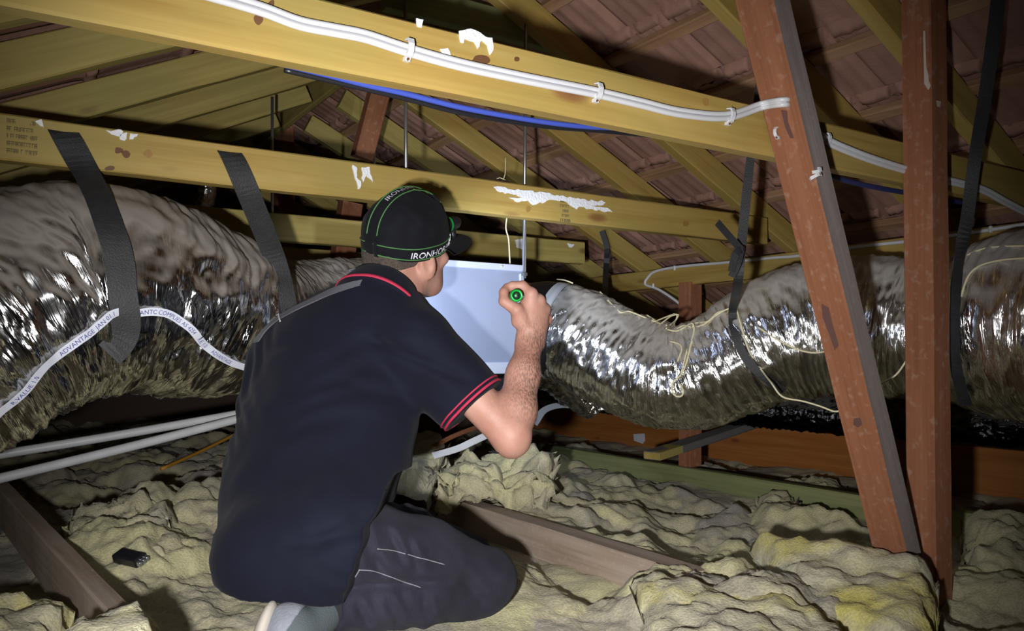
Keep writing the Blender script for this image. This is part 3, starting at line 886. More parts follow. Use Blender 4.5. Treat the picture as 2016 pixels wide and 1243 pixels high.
set_attr(ground, 'dust', (Dg + 0.02).ravel())
tag(ground, 'dusty yellow glasswool insulation lying loose over the whole ceiling', 'insulation', kind='stuff')
ground['kind'] = 'stuff'
def ground_z(x, y):
    h, _ = ground_height(np.array([[x]]), np.array([[y]])); return float(h[0, 0])

# separate batts: thick torn slabs
def batt(corners, thick, lab, seed, mat='insul_bright', res=0.011, rough=1.0, pillow=0.45):
    """corners: four points (near-left, near-right, far-right, far-left) of the top; pulled-apart edges"""
    c = [Vector(p) for p in corners]
    Lu = ((c[1] - c[0]).length + (c[2] - c[3]).length) / 2; Lv = ((c[3] - c[0]).length + (c[2] - c[1]).length) / 2
    nu, nv, nt_ = max(6, int(Lu / res)), max(6, int(Lv / res)), max(4, int(thick / res))
    nrm = (c[1] - c[0]).cross(c[3] - c[0]).normalized()
    # closed surface: walk a rounded profile across v, swept along u
    ring = [(j / nv, 0.0) for j in range(nv + 1)] + [(1.0, -k / nt_) for k in range(1, nt_ + 1)] + [(1 - j / nv, -1.0) for j in range(1, nv + 1)] + [(0.0, -1 + k / nt_) for k in range(1, nt_)]
    P = np.zeros((nu + 1, len(ring), 3)); Nn = np.array(nrm); DR = np.zeros((nu + 1, len(ring)))
    cc = [np.array(q) for q in c]
    for i in range(nu + 1):
        u = i / nu
        for j, (v, w) in enumerate(ring):
            eu = max(0.0, 1 - min(u, 1 - u) * Lu / 0.06); ev = max(0.0, 1 - min(v, 1 - v) * Lv / 0.06)
            wf = max(0.12, math.sqrt(max(0.0, 1 - max(0.0, 1 - min(u, 1 - u) * Lu / 0.05) ** 2)))
            DR[i, j] = pillow * thick * min(1.3, eu * eu + ev * ev) * (1 + w)
            P[i, j] = (1 - u) * (1 - v) * cc[0] + u * (1 - v) * cc[1] + u * v * cc[2] + (1 - u) * v * cc[3] + Nn * (-0.5 + (w + 0.5) * wf) * thick
    S = P.reshape(-1, 3) - Nn * DR.reshape(-1, 1)
    cen = S.mean(0)
    n1 = fbm(S[:, 0] * 9, S[:, 1] * 9, S[:, 2] * 14, seed, 3)[:, None]; n2 = fbm(S[:, 0] * 30, S[:, 1] * 30, S[:, 2] * 55, seed + 9, 3)[:, None]
    n3 = np.stack([fbm(S[:, 0] * 22, S[:, 1] * 22, S[:, 2] * 22, seed + k, 3) for k in (20, 30, 40)], -1)
    lay = vnoise(S[:, 0] * 4, S[:, 1] * 4, (S @ Nn) * 90 + 3 * n1[:, 0], seed + 50)[:, None]
    out = (S - cen); out = out / (np.linalg.norm(out, axis=1)[:, None] + 1e-6)
    S = S + Nn * (0.017 * n1 + 0.006 * n2) * rough + n3 * 0.010 * rough + out * (0.014 * n1 + 0.006 * lay + 0.005 * n2) * rough
    m = len(ring)
    Fq = grid_faces(nu + 1, m, wrap=True)
    o = np_mesh('insulation_batt', S, Fq[:, ::-1], M[mat])
    # end caps
    bm = bmesh.new(); bm.from_mesh(o.data); bm.verts.ensure_lookup_table()
    for base, flip in ((0, False), (nu * m, True)):
        ctr = bm.verts.new(sum((bm.verts[base + k].co for k in range(m)), Vector()) / m)
        bm.verts.ensure_lookup_table()
        for k in range(m):
            a, b = bm.verts[base + k], bm.verts[base + (k + 1) % m]
            try: bm.faces.new((a, b, ctr) if flip else (b, a, ctr))
            except ValueError: pass
    bmesh.ops.recalc_face_normals(bm, faces=bm.faces[:])
    bm.to_mesh(o.data); bm.free()
    o.data.polygons.foreach_set('use_smooth', [True] * len(o.data.polygons))
    vs = np.zeros(len(o.data.vertices) * 3, np.float32); o.data.vertices.foreach_get('co', vs); vs = vs.reshape(-1, 3)
    set_attr(o, 'dust', 0.25 * fbm(vs[:, 0] * 5, vs[:, 1] * 5, vs[:, 2] * 5, seed + 5, 3) + 0.10)
    tag(o, lab, 'insulation batt', 'glasswool batts on the ceiling')
    return o
batt([px(1300, 1285, 1.32), px(1760, 1310, 1.28), px(1640, 1182, 1.56), px(1244, 1108, 1.82)], 0.09, 'pale yellow glasswool batt at bottom right, in front of the bright yellow one', 101, pillow=0.15, rough=0.65)
batt([px(1600, 1190, 1.62), px(1846, 1275, 1.40), px(1842, 1080, 1.76), px(1470, 1036, 2.12)], 0.12, 'glasswool batt with bright yellow patch, leaning at the foot of the red post', 202, pillow=0.2, rough=0.6)
batt([px(-60, 1290, 1.36), px(135, 1275, 1.38), px(136, 1168, 1.56), px(-60, 1180, 1.58)], 0.09, 'clean yellow glasswool batt in the bottom left corner', 303, pillow=0.1)
batt([px(118, 1310, 1.12), px(300, 1295, 1.13), px(282, 1180, 1.33), px(150, 1218, 1.27)], 0.045, 'torn yellow glasswool piece beside the foot of the grey joist', 404, pillow=0.1)
batt([px(1895, 1230, 1.95), px(2080, 1250, 1.86), px(2080, 1010, 2.45), px(1895, 1000, 2.55)], 0.09, 'greenish glasswool batt right of the tall red post', 505, mat='insul')
batt([px(640, 930, 2.9), px(835, 940, 2.85), px(885, 852, 3.35), px(720, 850, 3.4)], 0.07, 'dusty glasswool batt beside white plastic strips, behind the man\'s waist', 606, mat='insul', pillow=1.0)
batt([px(1475, 995, 2.95), px(1560, 1005, 2.9), px(1575, 968, 3.1), px(1500, 965, 3.15)], 0.05, 'small torn glasswool tuft in front of the green joist', 707, mat='insul', pillow=1.0)
batt([px(860, 945, 2.70), px(1070, 955, 2.68), px(1095, 880, 3.0), px(890, 892, 3.02)], 0.07, 'torn yellow glasswool heap just below the raised elbow', 808, mat='insul', rough=2.0, pillow=1.0)
batt([px(120, 1110, 2.0), px(400, 1105, 2.02), px(330, 985, 2.42), px(140, 980, 2.44)], 0.08, 'yellow glasswool batt with torn edge, left of the man\'s back', 909, mat='insul', rough=1.5, pillow=1.0)
batt([px(1520, 950, 3.4), px(1665, 968, 3.3), px(1665, 945, 3.55), px(1540, 932, 3.6)], 0.04, 'thin glasswool strip behind the green joist, left of the strut', 1010, mat='insul')
# ------------------------------------------------------------------ flexible ducts
def duct_mesh(name, ctl, mat, pitch=0.028, pleat=0.0055, wrinkle=0.006, crumple=0.0, seed=0, parent=None, sides=128, step=0.0055, droop=0.0):
    """ctl: (point, radius) list"""
    path4 = catmull([(*p, r) for p, r in ctl], step)
    path, rad = path4[:, :3], path4[:, 3]
    fr = frames(path)
    s = np.concatenate([[0], np.cumsum(np.linalg.norm(np.diff(path, axis=0), axis=1))])
    th = np.arange(sides) / sides * 2 * math.pi
    n = len(path)
    T = np.array([f[0] for f in fr]); U = np.array([f[1] for f in fr]); Sd = np.array([f[2] for f in fr])
    Sg, Tg = np.meshgrid(s, th, indexing='ij')
    cx_, sy_ = np.cos(Tg), np.sin(Tg)
    # helical wire: between turns the film sags in; wrinkles run along the duct between turns
    jit = 0.006 * fbm(Sg * 14, cx_ * 1.5, sy_ * 1.5, seed, 2)
    phs = (Sg + jit) / pitch + Tg / (2 * math.pi)
    saw = np.abs(np.mod(phs, 1.0) - 0.5) * 2
    pl = (1 - saw ** 1.6)
    amp = 0.6 + 0.7 * fbm(Sg * 6, cx_ * 2, sy_ * 2, seed + 4, 2)
    R = rad[:, None] - pleat * pl * amp
    R = R + wrinkle * fbm(Sg * 60, cx_ * 5, sy_ * 5, seed + 8, 3) * (0.4 + 0.6 * pl) + wrinkle * 0.9 * fbm(Sg * 22, cx_ * 3.2, sy_ * 3.2, seed + 16, 2)
    if crumple:
        wv = Sg + 0.03 * fbm(Sg * 5, cx_ * 1.8, sy_ * 1.8, seed + 20, 2)
        low = 0.45 + 0.55 * np.clip(0.5 - cx_, 0, 1)                 # tighter gathers on the underside
        rid = 1 - np.abs(fbm(wv * 24, cx_ * 1.6, sy_ * 1.6, seed + 21, 3))
        rid2 = 1 - np.abs(fbm(wv * 62, cx_ * 2.6, sy_ * 2.6, seed + 25, 3))
        R = R + low * (crumple * 0.9 * (rid - 0.65) + crumple * 0.55 * (rid2 - 0.65)) + crumple * 0.5 * fbm(Sg * 7, cx_ * 2, sy_ * 2, seed + 29, 2)
    P = path[:, None, :] + U[:, None, :] * (cx_ * R)[..., None] + Sd[:, None, :] * (sy_ * R)[..., None]
    V = P.reshape(-1, 3)
    Fq = grid_faces(n, sides, wrap=True)
    o = np_mesh(name, V, Fq, mat, parent)
    uvl = o.data.uv_layers.new(name='UVMap')
    li = np.zeros(len(o.data.loops), np.int32); o.data.loops.foreach_get('vertex_index', li)
    ui = s[li // sides]; vi = th[li % sides] / (2 * math.pi)
    # fix the seam: last strip wraps
    f_of = np.arange(len(li)) // 4
    seam = (f_of % sides) == sides - 1
    vi = np.where(seam & (li % sides == 0), 1.0, vi)
    uvl.data.foreach_set('uv', np.stack([ui, vi * 2 * math.pi * rad.mean()], -1).astype(np.float32).ravel())
    return o, path, rad, fr

# right-hand duct
rd = [(px(1088, 648, 2.96), .172), (px(1130, 662, 2.92), .176), (px(1210, 704, 2.84), .178), (px(1290, 738, 2.76), .180), (px(1360, 742, 2.70), .178),
      (px(1440, 712, 2.64), .186), (px(1530, 668, 2.58), .205), (px(1620, 646, 2.52), .214), (px(1720, 642, 2.44), .212), (px(1800, 650, 2.37), .203), (px(1878, 655, 2.28), .196),
      (px(1950, 650, 2.18), .232), (px(2040, 642, 2.06), .252), (px(2180, 640, 1.92), .252)]
RDUCT = thing('flexible_duct', px(1360, 742, 2.7), 'silver flexible duct dipping from the metal box and rising to the right edge', 'duct')
rduct, rpath, rrad, rfr = duct_mesh('duct_sleeve', rd, M['foil'], seed=3, parent=RDUCT)
RB_ = bvh_of(rduct)
# white taped cuff and black collar where it meets the box
def ring_band(name, path, fr, rad, i0, i1, extra, mat, parent, sides=72, wob=0.002, seed=0):
    V = []
    idx = range(i0, i1 + 1)
    for i in idx:
        t, u, s = fr[i]
        for k in range(sides):
            a = 2 * math.pi * k / sides
            r = rad[i] + extra + wob * float(vnoise(i * 0.4, math.cos(a) * 2.2, math.sin(a) * 2.2, seed))
            V.append(path[i] + (u * math.cos(a) + s * math.sin(a)) * r)
    return np_mesh(name, np.array(V), grid_faces(len(idx), sides, wrap=True), mat, parent)
ring_band('tape_cuff', rpath, rfr, rrad, 0, 9, 0.005, M['plastic_white'], RDUCT, wob=0.004, seed=2)
# left-hand duct
ld = [(px(-300, 760, 1.66), .24), (px(-130, 690, 1.72), .25), (px(10, 620, 1.80), .258), (px(120, 580, 1.89), .252), (px(220, 574, 1.96), .245), (px(310, 590, 2.06), .240), (px(400, 612, 2.20), .232),
      (px(480, 628, 2.40), .205), (px(560, 622, 2.62), .180), (px(660, 606, 2.86), .172), (px(770, 600, 3.0), .170)]
LDUCT = thing('flexible_duct', px(220, 574, 1.96), 'big crumpled silver duct arching at left, hung on two black straps', 'duct')
lduct, lpath, lrad, lfr = duct_mesh('duct_sleeve', ld, M['foil_loose'], pitch=0.06, pleat=0.004, wrinkle=0.003, crumple=0.018, seed=40, sides=160, step=0.004, parent=LDUCT)
LB_ = bvh_of(lduct)

# printed white tape along the left duct
def surf_path(bvh, pts, lift, step=0.01, fallback=None):
    """catmull through picture points, each dropped on the surface behind it"""
    q = catmull([(u, v, 0) for u, v in pts], 4.0)
    P, Nr = [], []
    for u, v, _ in q:
        p, n = hit(bvh, u, v)
        if p is None: continue
        P.append(np.array(p + n * lift)); Nr.append(np.array(n))
    P = np.array(P); Nr = np.array(Nr)
    for _ in range(3):
        Pm = P.copy(); Pm[1:-1] = (P[:-2] + P[1:-1] * 2 + P[2:]) / 4; P = Pm
        Nm = Nr.copy(); Nm[1:-1] = (Nr[:-2] + Nr[1:-1] + Nr[2:]); Nr = Nm / np.linalg.norm(Nm, axis=1)[:, None]
    return P, Nr
def smooth_arr(A, k):
    for _ in range(k):
        B = A.copy(); B[1:-1] = (A[:-2] + A[1:-1] * 2 + A[2:]) / 4; A = B
    return A
def text_on_ribbon(name, P, Nr, s, start, size, mat, parent, lift=0.0012, flip=1.0):
    vs, fs, w = text_mesh(s, size)
    T = np.gradient(P, axis=0); T /= np.linalg.norm(T, axis=1)[:, None]
    L = np.concatenate([[0], np.cumsum(np.linalg.norm(np.diff(P, axis=0), axis=1))])
    V = []
    for x, y in vs:
        d = start + x
        i = int(np.clip(np.searchsorted(L, d) - 1, 0, len(P) - 2)); f = (d - L[i]) / (L[i + 1] - L[i] + 1e-9)
        p = P[i] * (1 - f) + P[i + 1] * f; n = Nr[i] * (1 - f) + Nr[i + 1] * f; t = T[i] * (1 - f) + T[i + 1] * f
        side = np.cross(n, t); side /= np.linalg.norm(side)
        V.append(p + side * (y - size * 0.36) * flip + n / np.linalg.norm(n) * lift)
    return mesh_obj(name, V, fs, mat, parent, smooth=False)
for pts, words_ in (([(-20, 826), (0, 806), (45, 770), (88, 716), (135, 682), (180, 650), (215, 618), (232, 611)], [('R.VALUE 1.0', 0.05), ('ADVANTAGE', 0.185), ('JAN 01.1', 0.275)]),
                    ([(254, 616), (290, 612), (330, 616), (355, 632), (378, 645), (392, 668), (420, 694), (455, 712), (490, 724), (520, 736)], [('VANTC', 0.015), ('COMPLIES AS 4254', 0.065), ('R.E. 1.0', 0.20), ('ADVANTAGE', 0.265)])):
    P, Nr = surf_path(LB_, pts, 0.008)
    P, Nr = smooth_arr(P, 14), smooth_arr(Nr, 30)
    v, f = ribbon_data(P, Nr, 0.0185, 0.0008)
    tp = mesh_obj('printed_tape', v, f, M['paper'], LDUCT, smooth=False)
    tp['label'] = 'white tape printed in blue capitals'
    for s, st in words_:
        L = np.linalg.norm(np.diff(P, axis=0), axis=1).sum()
        text_on_ribbon('lettering', P, Nr, s, min(st, L - 0.02), 0.0140, M['ink_blue'], tp)

# black hanging straps
def strap(name, P, Nr, width, lab, cat='strap', group=None, thick=0.0016, mat='strap'):
    v, f = ribbon_data(P, Nr, width, thick)
    o = mesh_obj(name, v, f, M[mat], smooth=False)
    return tag(o, lab, cat, group)
def ring_strap(path, rad, fr, s_idx, top, a0, a1, extra=0.010, n=40):
    """from the hang point down onto the duct, then round its near side; returns path, normals"""
    t, u, s = fr[s_idx]
    P, Nr = [], []
    # near side = the side facing the camera
    sgn = 1 if np.dot(s, path[s_idx] - np.array(EYEV)) < 0 else -1
    for k in range(n + 1):
        a = math.radians(a0 + (a1 - a0) * k / n)
        d = u * math.cos(a) + sgn * s * math.sin(a)
        P.append(path[s_idx] + d * (rad[s_idx] + extra)); Nr.append(d)
    P = np.array(P); Nr = np.array(Nr)
    top = [np.array(q) for q in top]
    lead, ln = [], []
    chain = top + [P[0]]
    for a, b in zip(chain[:-1], chain[1:]):
        m = max(2, int(np.linalg.norm(b - a) / 0.02))
        for k in range(m):
            lead.append(a + (b - a) * k / m); ln.append(None)
    to = [np.array((0, -1, 0.05))] * len(lead)
    to = [np.array((-DB.x, -DB.y, 0)) * (1 - i / len(lead)) + Nr[0] * (i / len(lead)) for i in range(len(lead))]
    return np.vstack([lead, P]), np.vstack([to, Nr])
def near_index(path, u):
    uu = CX + F_PX * path[:, 0] / path[:, 1]
    return int(np.argmin(np.abs(uu - u)))
bs_ = f2 - 0.008
def strap_px(bvh, pts_beam, b, pts_duct, lift, side=tuple(DA)):
    """strap that hangs over a tie (points on its face) and then lies on the duct (points on its skin)"""
    Q = [px_b(u, v, b) for u, v in pts_beam]
    Nq = [-DB for _ in pts_beam]
    for (u, v) in pts_duct:
        p, n = hit(bvh, u, v)
        if p is None: continue
        Q.append(p + n * lift); Nq.append(n)
    Q.insert(0, Q[0] + DB * 0.035 + Vector((0, 0, .001))); Nq.insert(0, Nq[0])
    P = catmull([tuple(q) for q in Q], 0.012)
    src = np.array([tuple(q) for q in Q]); Nn = np.array([tuple(n) for n in Nq])
    Nr = []
    for p in P:
        d = np.linalg.norm(src - p, axis=1); w = 1 / (d + 0.01) ** 2
        Nr.append((Nn * w[:, None]).sum(0) / w.sum())
    P = smooth_arr(P, 12); T = np.gradient(P, axis=0)
    return P, np.cross(np.array(side), T)
P, Nr = strap_px(LB_, [(116, 240), (142, 290), (164, 330)], bs_, [(192, 400), (215, 460), (232, 520), (242, 580), (244, 630), (236, 668), (214, 690)], 0.015)
strap('hanging_strap', P, Nr, 0.058, 'wide black strap over the second tie beam, left one holding the big crumpled duct', group='straps on the left duct')
P, Nr = strap_px(LB_, [(447, 285), (470, 335), (484, 368)], bs_, [(520, 470), (538, 520), (552, 570), (560, 620), (562, 680)], 0.010)
strap('hanging_strap', P, Nr, 0.056, 'black strap over the second tie beam, right one holding the big crumpled duct', group='straps on the left duct')
# thin strap with a knot on the right duct, hung from the nearest tie
P, Nr = strap_px(RB_, [(1500, 95), (1478, 306), (1468, 400), (1460, 480), (1453, 555)], 1.50, [(1447, 612), (1447, 645), (1458, 680), (1480, 715), (1512, 745), (1545, 765)], 0.012, side=(0.95, -0.2, 0.1))
st = strap('hanging_strap', P, Nr, [0.017 + 0.008 * min(1, max(0, (k - 18) / 16)) for k in range(len(P))], 'narrow black strap tied in a knot, holding the dip of the right duct', group='straps on the right duct')
for pts in ([px(1459, 492, 2.125), px(1440, 470, 2.12), px(1412, 438, 2.10)], [px(1459, 492, 2.125), px(1452, 520, 2.12), px(1440, 545, 2.13)], [px(1459, 492, 2.12), px(1448, 500, 2.11), px(1440, 535, 2.11)]):
    Pp = catmull([tuple(p) for p in pts], 0.01)
    v, f = ribbon_data(Pp, [np.array((0.2, -1, 0.1))] * len(Pp), 0.020, 0.0015)
    mesh_obj('strap_tail', v, f, M['strap'], st, smooth=False)
kn = SDF(np.array(px(1459, 492, 2.15)) - .03, np.array(px(1459, 492, 2.15)) + .03, 0.003)
kn.ell(px(1459, 492, 2.138), ((1, 0, 0), (0, 1, 0), (0, 0, 1)), (0.010, 0.010, 0.013), k=0)
kn.cap(px(1455, 496, 2.14), px(1463, 488, 2.14), 0.006, 0.006, 0.004)
np_mesh('knot', *kn.mesh(), M['strap'], st)
Q = [px(1986, -150, 1.76), px(1972, -60, 1.80), px(1958, 60, 1.86), px(1938, 200, 1.95), px(1918, 320, 2.05), px(1904, 430, 2.06)]; Nq = [Vector((-.3, -1, 0))] * 6
for u, v in ((1896, 530), (1891, 600), (1889, 680), (1893, 740), (1905, 790)):
    p, n = hit(RB_, u, v)
    if p is not None: Q.append(p + n * 0.017); Nq.append(n)
P = smooth_arr(catmull([tuple(q) for q in Q], 0.012), 6); src = np.array([tuple(q) for q in Q]); Nn = np.array([tuple(n) for n in Nq])
Nr = np.array([(Nn / (np.linalg.norm(src - p, axis=1)[:, None] + .01) ** 2).sum(0) for p in P])
strap('hanging_strap', P, Nr, 0.030, 'wide black strap just right of the tall red post, around the right duct', group='straps on the right duct')
# thin dark strap behind, from the third tie
Pp = catmull([tuple(px_b(1185, 455, f3 - .004)), tuple(px_b(1195, 490, f3 - .004)), tuple(px_b(1193, 530, f3 - .003)), tuple(px(1190, 600, 3.3))], 0.02)
strap('hanging_strap', Pp, [np.array((0, -1, 0))] * len(Pp), 0.026, 'dark strap hanging down the face of the third tie beam')

# second, black-wrapped duct low at the right and a silver one behind the box
V_, p_, r_, f_ = duct_mesh('flexible_duct', [(px(1040, 765, 4.0), .085), (px(1250, 785, 3.9), .085), (px(1480, 803, 3.75), .088), (px(1700, 822, 3.45), .085), (px(1900, 836, 3.1), .075), (px(2050, 842, 2.9), .075), (px(2200, 845, 2.8), .075)], M['foil_black'], seed=77, wrinkle=0.004, crumple=0.008)
tag(V_, 'thin black plastic-wrapped duct running low behind the silver one to the right edge', 'duct')
V_, p_, r_, f_ = duct_mesh('flexible_duct', [(px(985, 700, 3.45), .10), (px(1060, 712, 3.4), .105), (px(1110, 738, 3.4), .10), (px(1170, 790, 3.5), .09)], M['foil'], seed=79, wrinkle=0.006)
tag(V_, 'small silver duct partly hidden behind the forearm, below the metal box', 'duct')
V_, p_, r_, f_ = duct_mesh('flexible_duct', [(px(405, 350, 3.4), .035), (px(408, 378, 3.4), .037), (px(395, 420, 3.4), .035)], M['foil'], seed=81, wrinkle=0.004, sides=32)
tag(V_, 'thin silver duct end glinting under the second tie beam, behind the left duct', 'duct')
V_, p_, r_, f_ = duct_mesh('flexible_duct', [(px(760, 205, 4.4), .11), (px(830, 262, 4.4), .12), (px(900, 300, 4.5), .12), (px(990, 345, 4.7), .12)], M['foil_black'], seed=83, wrinkle=0.012, crumple=0.02)
tag(V_, 'dark glinting duct sloping in the shade behind the rods', 'duct')

# ------------------------------------------------------------------ sheet-metal box hung on rods
bx0 = 2.20
A_of = lambda u, b: (lambda p: p.dot(DA))(px_b(u, 600, b))
aL, aR = A_of(792, bx0), A_of(1031, bx0)
ztop, zbot = px_b(1031, 524, bx0).z, px_b(1031, 733, bx0).z
BOX = thing('plenum_box', W((aL + aR) / 2, bx0 + 0.2, zbot), 'pale sheet-metal box hung on rods in front of the man\'s face, lit by his torch', 'metal box')
mwb = mat4(DA, DB, Vector((0, 0, 1)), W((aL + aR) / 2, bx0 + 0.21, (ztop + zbot) / 2))
Wd, Hd, Dd = aR - aL, ztop - zbot, 0.42
bm_obj('box_body', box_bm(Wd - 0.006, Dd, Hd - 0.004, 0.003), M['galv'], BOX, mwb)
def bpart(name, sx, sy, sz, off, mat):
    o = Vector(off)
    return bm_obj(name, box_bm(sx, sy, sz, 0.0012, 1), mat, BOX, mwb @ Matrix.Translation(o))
bpart('top_flange', Wd + 0.002, 0.004, 0.020, (0, -Dd / 2 - 0.003, Hd / 2 - 0.008), M['galv_edge'])
bpart('bottom_flange', Wd + 0.002, 0.006, 0.036, (0, -Dd / 2 - 0.004, -Hd / 2 + 0.014), M['galv_edge'])
bpart('side_flange', 0.014, 0.004, Hd - 0.06, (Wd / 2 - 0.008, -Dd / 2 - 0.003, 0.004), M['galv_edge'])
bpart('lid', Wd + 0.004, Dd + 0.004, 0.003, (0, 0, Hd / 2), M['galv_edge'])
for u, v in ((989, 524), (876, 513)):
    p = px_b(u, v, bx0 - 0.007); bm = bmesh.new(); bmesh.ops.create_uvsphere(bm, u_segments=10, v_segments=6, radius=0.0035)
    bm_obj('screw', bm, M['rod'], BOX, Matrix.Translation(p), smooth=True)
# black collar from the box to the right duct
c0 = W(aR - 0.002, bx0 + 0.24, 0.665)
v, f = tube_data(catmull([tuple(c0 - DA * 0.02), tuple(c0 + DA * 0.03), tuple(Vector(rpath[0]) - Vector(rfr[0][0]) * 0.02), tuple(Vector(rpath[0]) + Vector(rfr[0][0]) * 0.02)], 0.01), [0.168] * 400, 64)
mesh_obj('duct_collar', v, f, M['plastic_black'], BOX)
# dark drip tray / body below the box
bm_obj('box_base', box_bm(Wd - 0.04, Dd - 0.04, 0.08, 0.004), M['plastic_black'], BOX, mwb @ Matrix.Translation((0, 0.02, -Hd / 2 - 0.042)))

# threaded rods
def rod(p0, p1, lab, r=0.0055):
    o = tube('threaded_rod', [p0, p1], r, M['rod'], sides=12, step=5, smooth_path=False)
    for t in (0.985,):
        q = Vector(p0).lerp(Vector(p1), t)
        bm = bmesh.new(); bmesh.ops.create_cone(bm, cap_ends=True, segments=6, radius1=0.011, radius2=0.011, depth=0.009)
        bm_obj('hex_nut', bm, M['rod'], o, Matrix.Translation(q))
    return tag(o, lab, 'rod', 'threaded rods')
br = 2.08 + 0.0225 + 0.010
pr = px_b(1035, 400, br)
rod(Vector((pr.x, pr.y, zr(pr.dot(DA)))), px_b(1032, 548, br + 0.01), 'zinc threaded rod at the right edge of the metal box, above the hand')
pr = px_b(798, 300, br + 0.02)
rod(Vector((pr.x, pr.y, zl(pr.dot(DA)))), px_b(800, 512, br + 0.02), 'zinc threaded rod straight above the cap, passing behind both tie beams')
pr = px_b(536, 300, 2.98 + 0.05)
rod(Vector((pr.x, pr.y, zl(pr.dot(DA)))), Vector((pr.x, pr.y, 0.72)), 'zinc threaded rod at left, just right of the second black strap')
pr = px_b(737, 300, 2.98 + 0.14)
rod(Vector((pr.x, pr.y, zl(pr.dot(DA)))), Vector((pr.x, pr.y, 0.72)), 'faint zinc rod in the shade beside the short reddish strut', r=0.005)

# ------------------------------------------------------------------ cables
def cable_on_b(name, pts, b, r, mat, lab, cat, twin=False, extra=None):
    P = [px_b(u, v, b) for u, v in pts]
    if extra: P += extra
    path = catmull([tuple(p) for p in P], 0.010)
    if twin:
        prof = []
        for k in range(20):
            a = 2 * math.pi * k / 20
            x, y = math.cos(a), math.sin(a)
            prof.append(((y * r + (r * 0.92 if y > 0 else -r * 0.92)) * (1.0 if abs(y) > .05 else .9), x * r * (1.0 - 0.25 * (abs(y) < 0.3))))
        v, f = tube_data(path, 1, prof=prof)
    else: v, f = tube_data(path, r, 10)
    o = mesh_obj(name, v, f, mat)
    return tag(o, lab, cat), path
P1 = [px_b(u, v, f1 - 0.0075) for u, v in ((60, -140), (240, -70), (380, -22), (455, 0), (520, 20), (590, 46), (660, 60), (720, 72), (800, 98), (900, 126), (1000, 148), (1090, 166), (1171, 182), (1260, 203), (1340, 222), (1430, 229))]
bv = bvh_of(STRUT)
for u, v in ((1503, 207), (1525, 202), (1552, 199)):
    p, n = hit(bv, u, v)
    if p is not None: P1.append(p + n * 0.010)
P1 += [px(1572, 204, 1.70), px(1588, 220, 1.74), px(1594, 244, 1.81), px_b(1600, 258, f1 - 0.0075), px_b(1622, 274, f1 - 0.0075), px_b(1660, 292, f1 - 0.0075), px_b(1720, 315, f1 - 0.0075), px_b(1788, 336, f1 - 0.0075), px_b(1850, 352, f1 - .0075), px_b(1930, 372, f1 - .0075), px_b(1980, 398, f1 - .0075), px_b(2030, 424, f1 - .006)]
path = catmull([tuple(p) for p in P1], 0.010)
rr = 0.0052
prof = [(0.0049 + rr * math.cos(a), rr * math.sin(a)) for a in np.radians(np.linspace(-150, 150, 13))] + [(-0.0049 + rr * math.cos(a), rr * math.sin(a)) for a in np.radians(np.linspace(30, 330, 13))]
v, f = tube_data(path, 1, prof=prof)
CAB = mesh_obj('twin_cable', v, f, M['plastic_white'])
tag(CAB, 'white twin cable clipped along the nearest tie beam and looping over the strut', 'cable')
# the grey printed groove between the two cores
fr1 = frames(path)
nn = [np.array((-DB.x, -DB.y, 0))] * len(path)
gp = [p + np.array((-DB.x, -DB.y, 0)) * 0.0026 for p in path]
v, f = ribbon_data(gp, nn, 0.0022, 0.0012)
mesh_obj('printed_groove', v, f, M['cable_grey'], CAB, smooth=False)

def clip(p, up, nrm, lab, size=1.0, tilt=0.0):
    """small white cable clip: saddle with nail head"""
    n = Vector(nrm).normalized(); x, y, z = frame_from(Vector(up), n)
    bm = bmesh.new()
    # arched strip over the cable plus a foot with a nail
    prof = [(-0.012, 0.002), (-0.010, 0.012), (-0.004, 0.0155), (0.004, 0.0155), (0.0105, 0.012), (0.0125, 0.004), (0.0125, 0.0), (0.0185, 0.0), (0.0185, 0.007), (0.0145, 0.0085), (0.0125, 0.0145), (0.005, 0.0185), (-0.005, 0.0185), (-0.013, 0.0145), (-0.0145, 0.002)]
    hw = 0.0045
    A = [bm.verts.new((-a * size, -hw * size, h * size)) for a, h in prof]; B = [bm.verts.new((-a * size, hw * size, h * size)) for a, h in prof]
    m = len(prof)
    for k in range(m):
        bm.faces.new((A[k], A[(k + 1) % m], B[(k + 1) % m], B[k]))
    fa = bm.faces.new(A[::-1]); fb = bm.faces.new(B)
    bmesh.ops.triangulate(bm, faces=[fa, fb]); bmesh.ops.recalc_face_normals(bm, faces=bm.faces[:])
    mw = mat4(x, y, z, Vector(p)) @ Matrix.Rotation(tilt, 4, 'Z')
    o = bm_obj('cable_clip', bm, M['plastic_white'], None, mw)
    b2 = bmesh.new(); bmesh.ops.create_cone(b2, cap_ends=True, segments=10, radius1=0.0022, radius2=0.0022, depth=0.003)
    bm_obj('nail_head', b2, M['knot'], o, mw @ Matrix.Translation((-0.0160 * size, 0, 0.0085 * size)))
    return tag(o, lab, 'cable clip', 'white cable clips')
nb = (-DB.x, -DB.y, 0)
for (u, v, lab) in ((800, 98, 'white clip on the twin cable, leftmost one, above the blue cable'), (1171, 182, 'white clip on the twin cable, midway along the nearest tie beam'), (1431, 229, 'white clip under the twin cable just left of the leaning strut'),
                    (1622, 275, 'white clip on the twin cable just right of the leaning strut'), (1789, 336, 'white clip on the twin cable just left of the tall post')):
    p = px_b(u, v, f1 - 0.0008)
    clip(p, (0.08, 0, 1), nb, lab, 1.05 if v < 250 else 0.95)
bv = bvh_of(STRUT)
for (u, v, lab) in ((1533, 262, 'loose white clip nailed on the left face of the leaning strut'), (1604, 336, 'upper white clip nailed on the right face of the leaning strut'), (1604, 350, 'lower white clip nailed on the right face of the leaning strut')):
    p, n = hit(bv, u, v)
    if p is None: continue
    o = clip(p, (0.2, 0, 1), n, lab, 0.75, tilt=2.2 if v > 300 else 0.2)

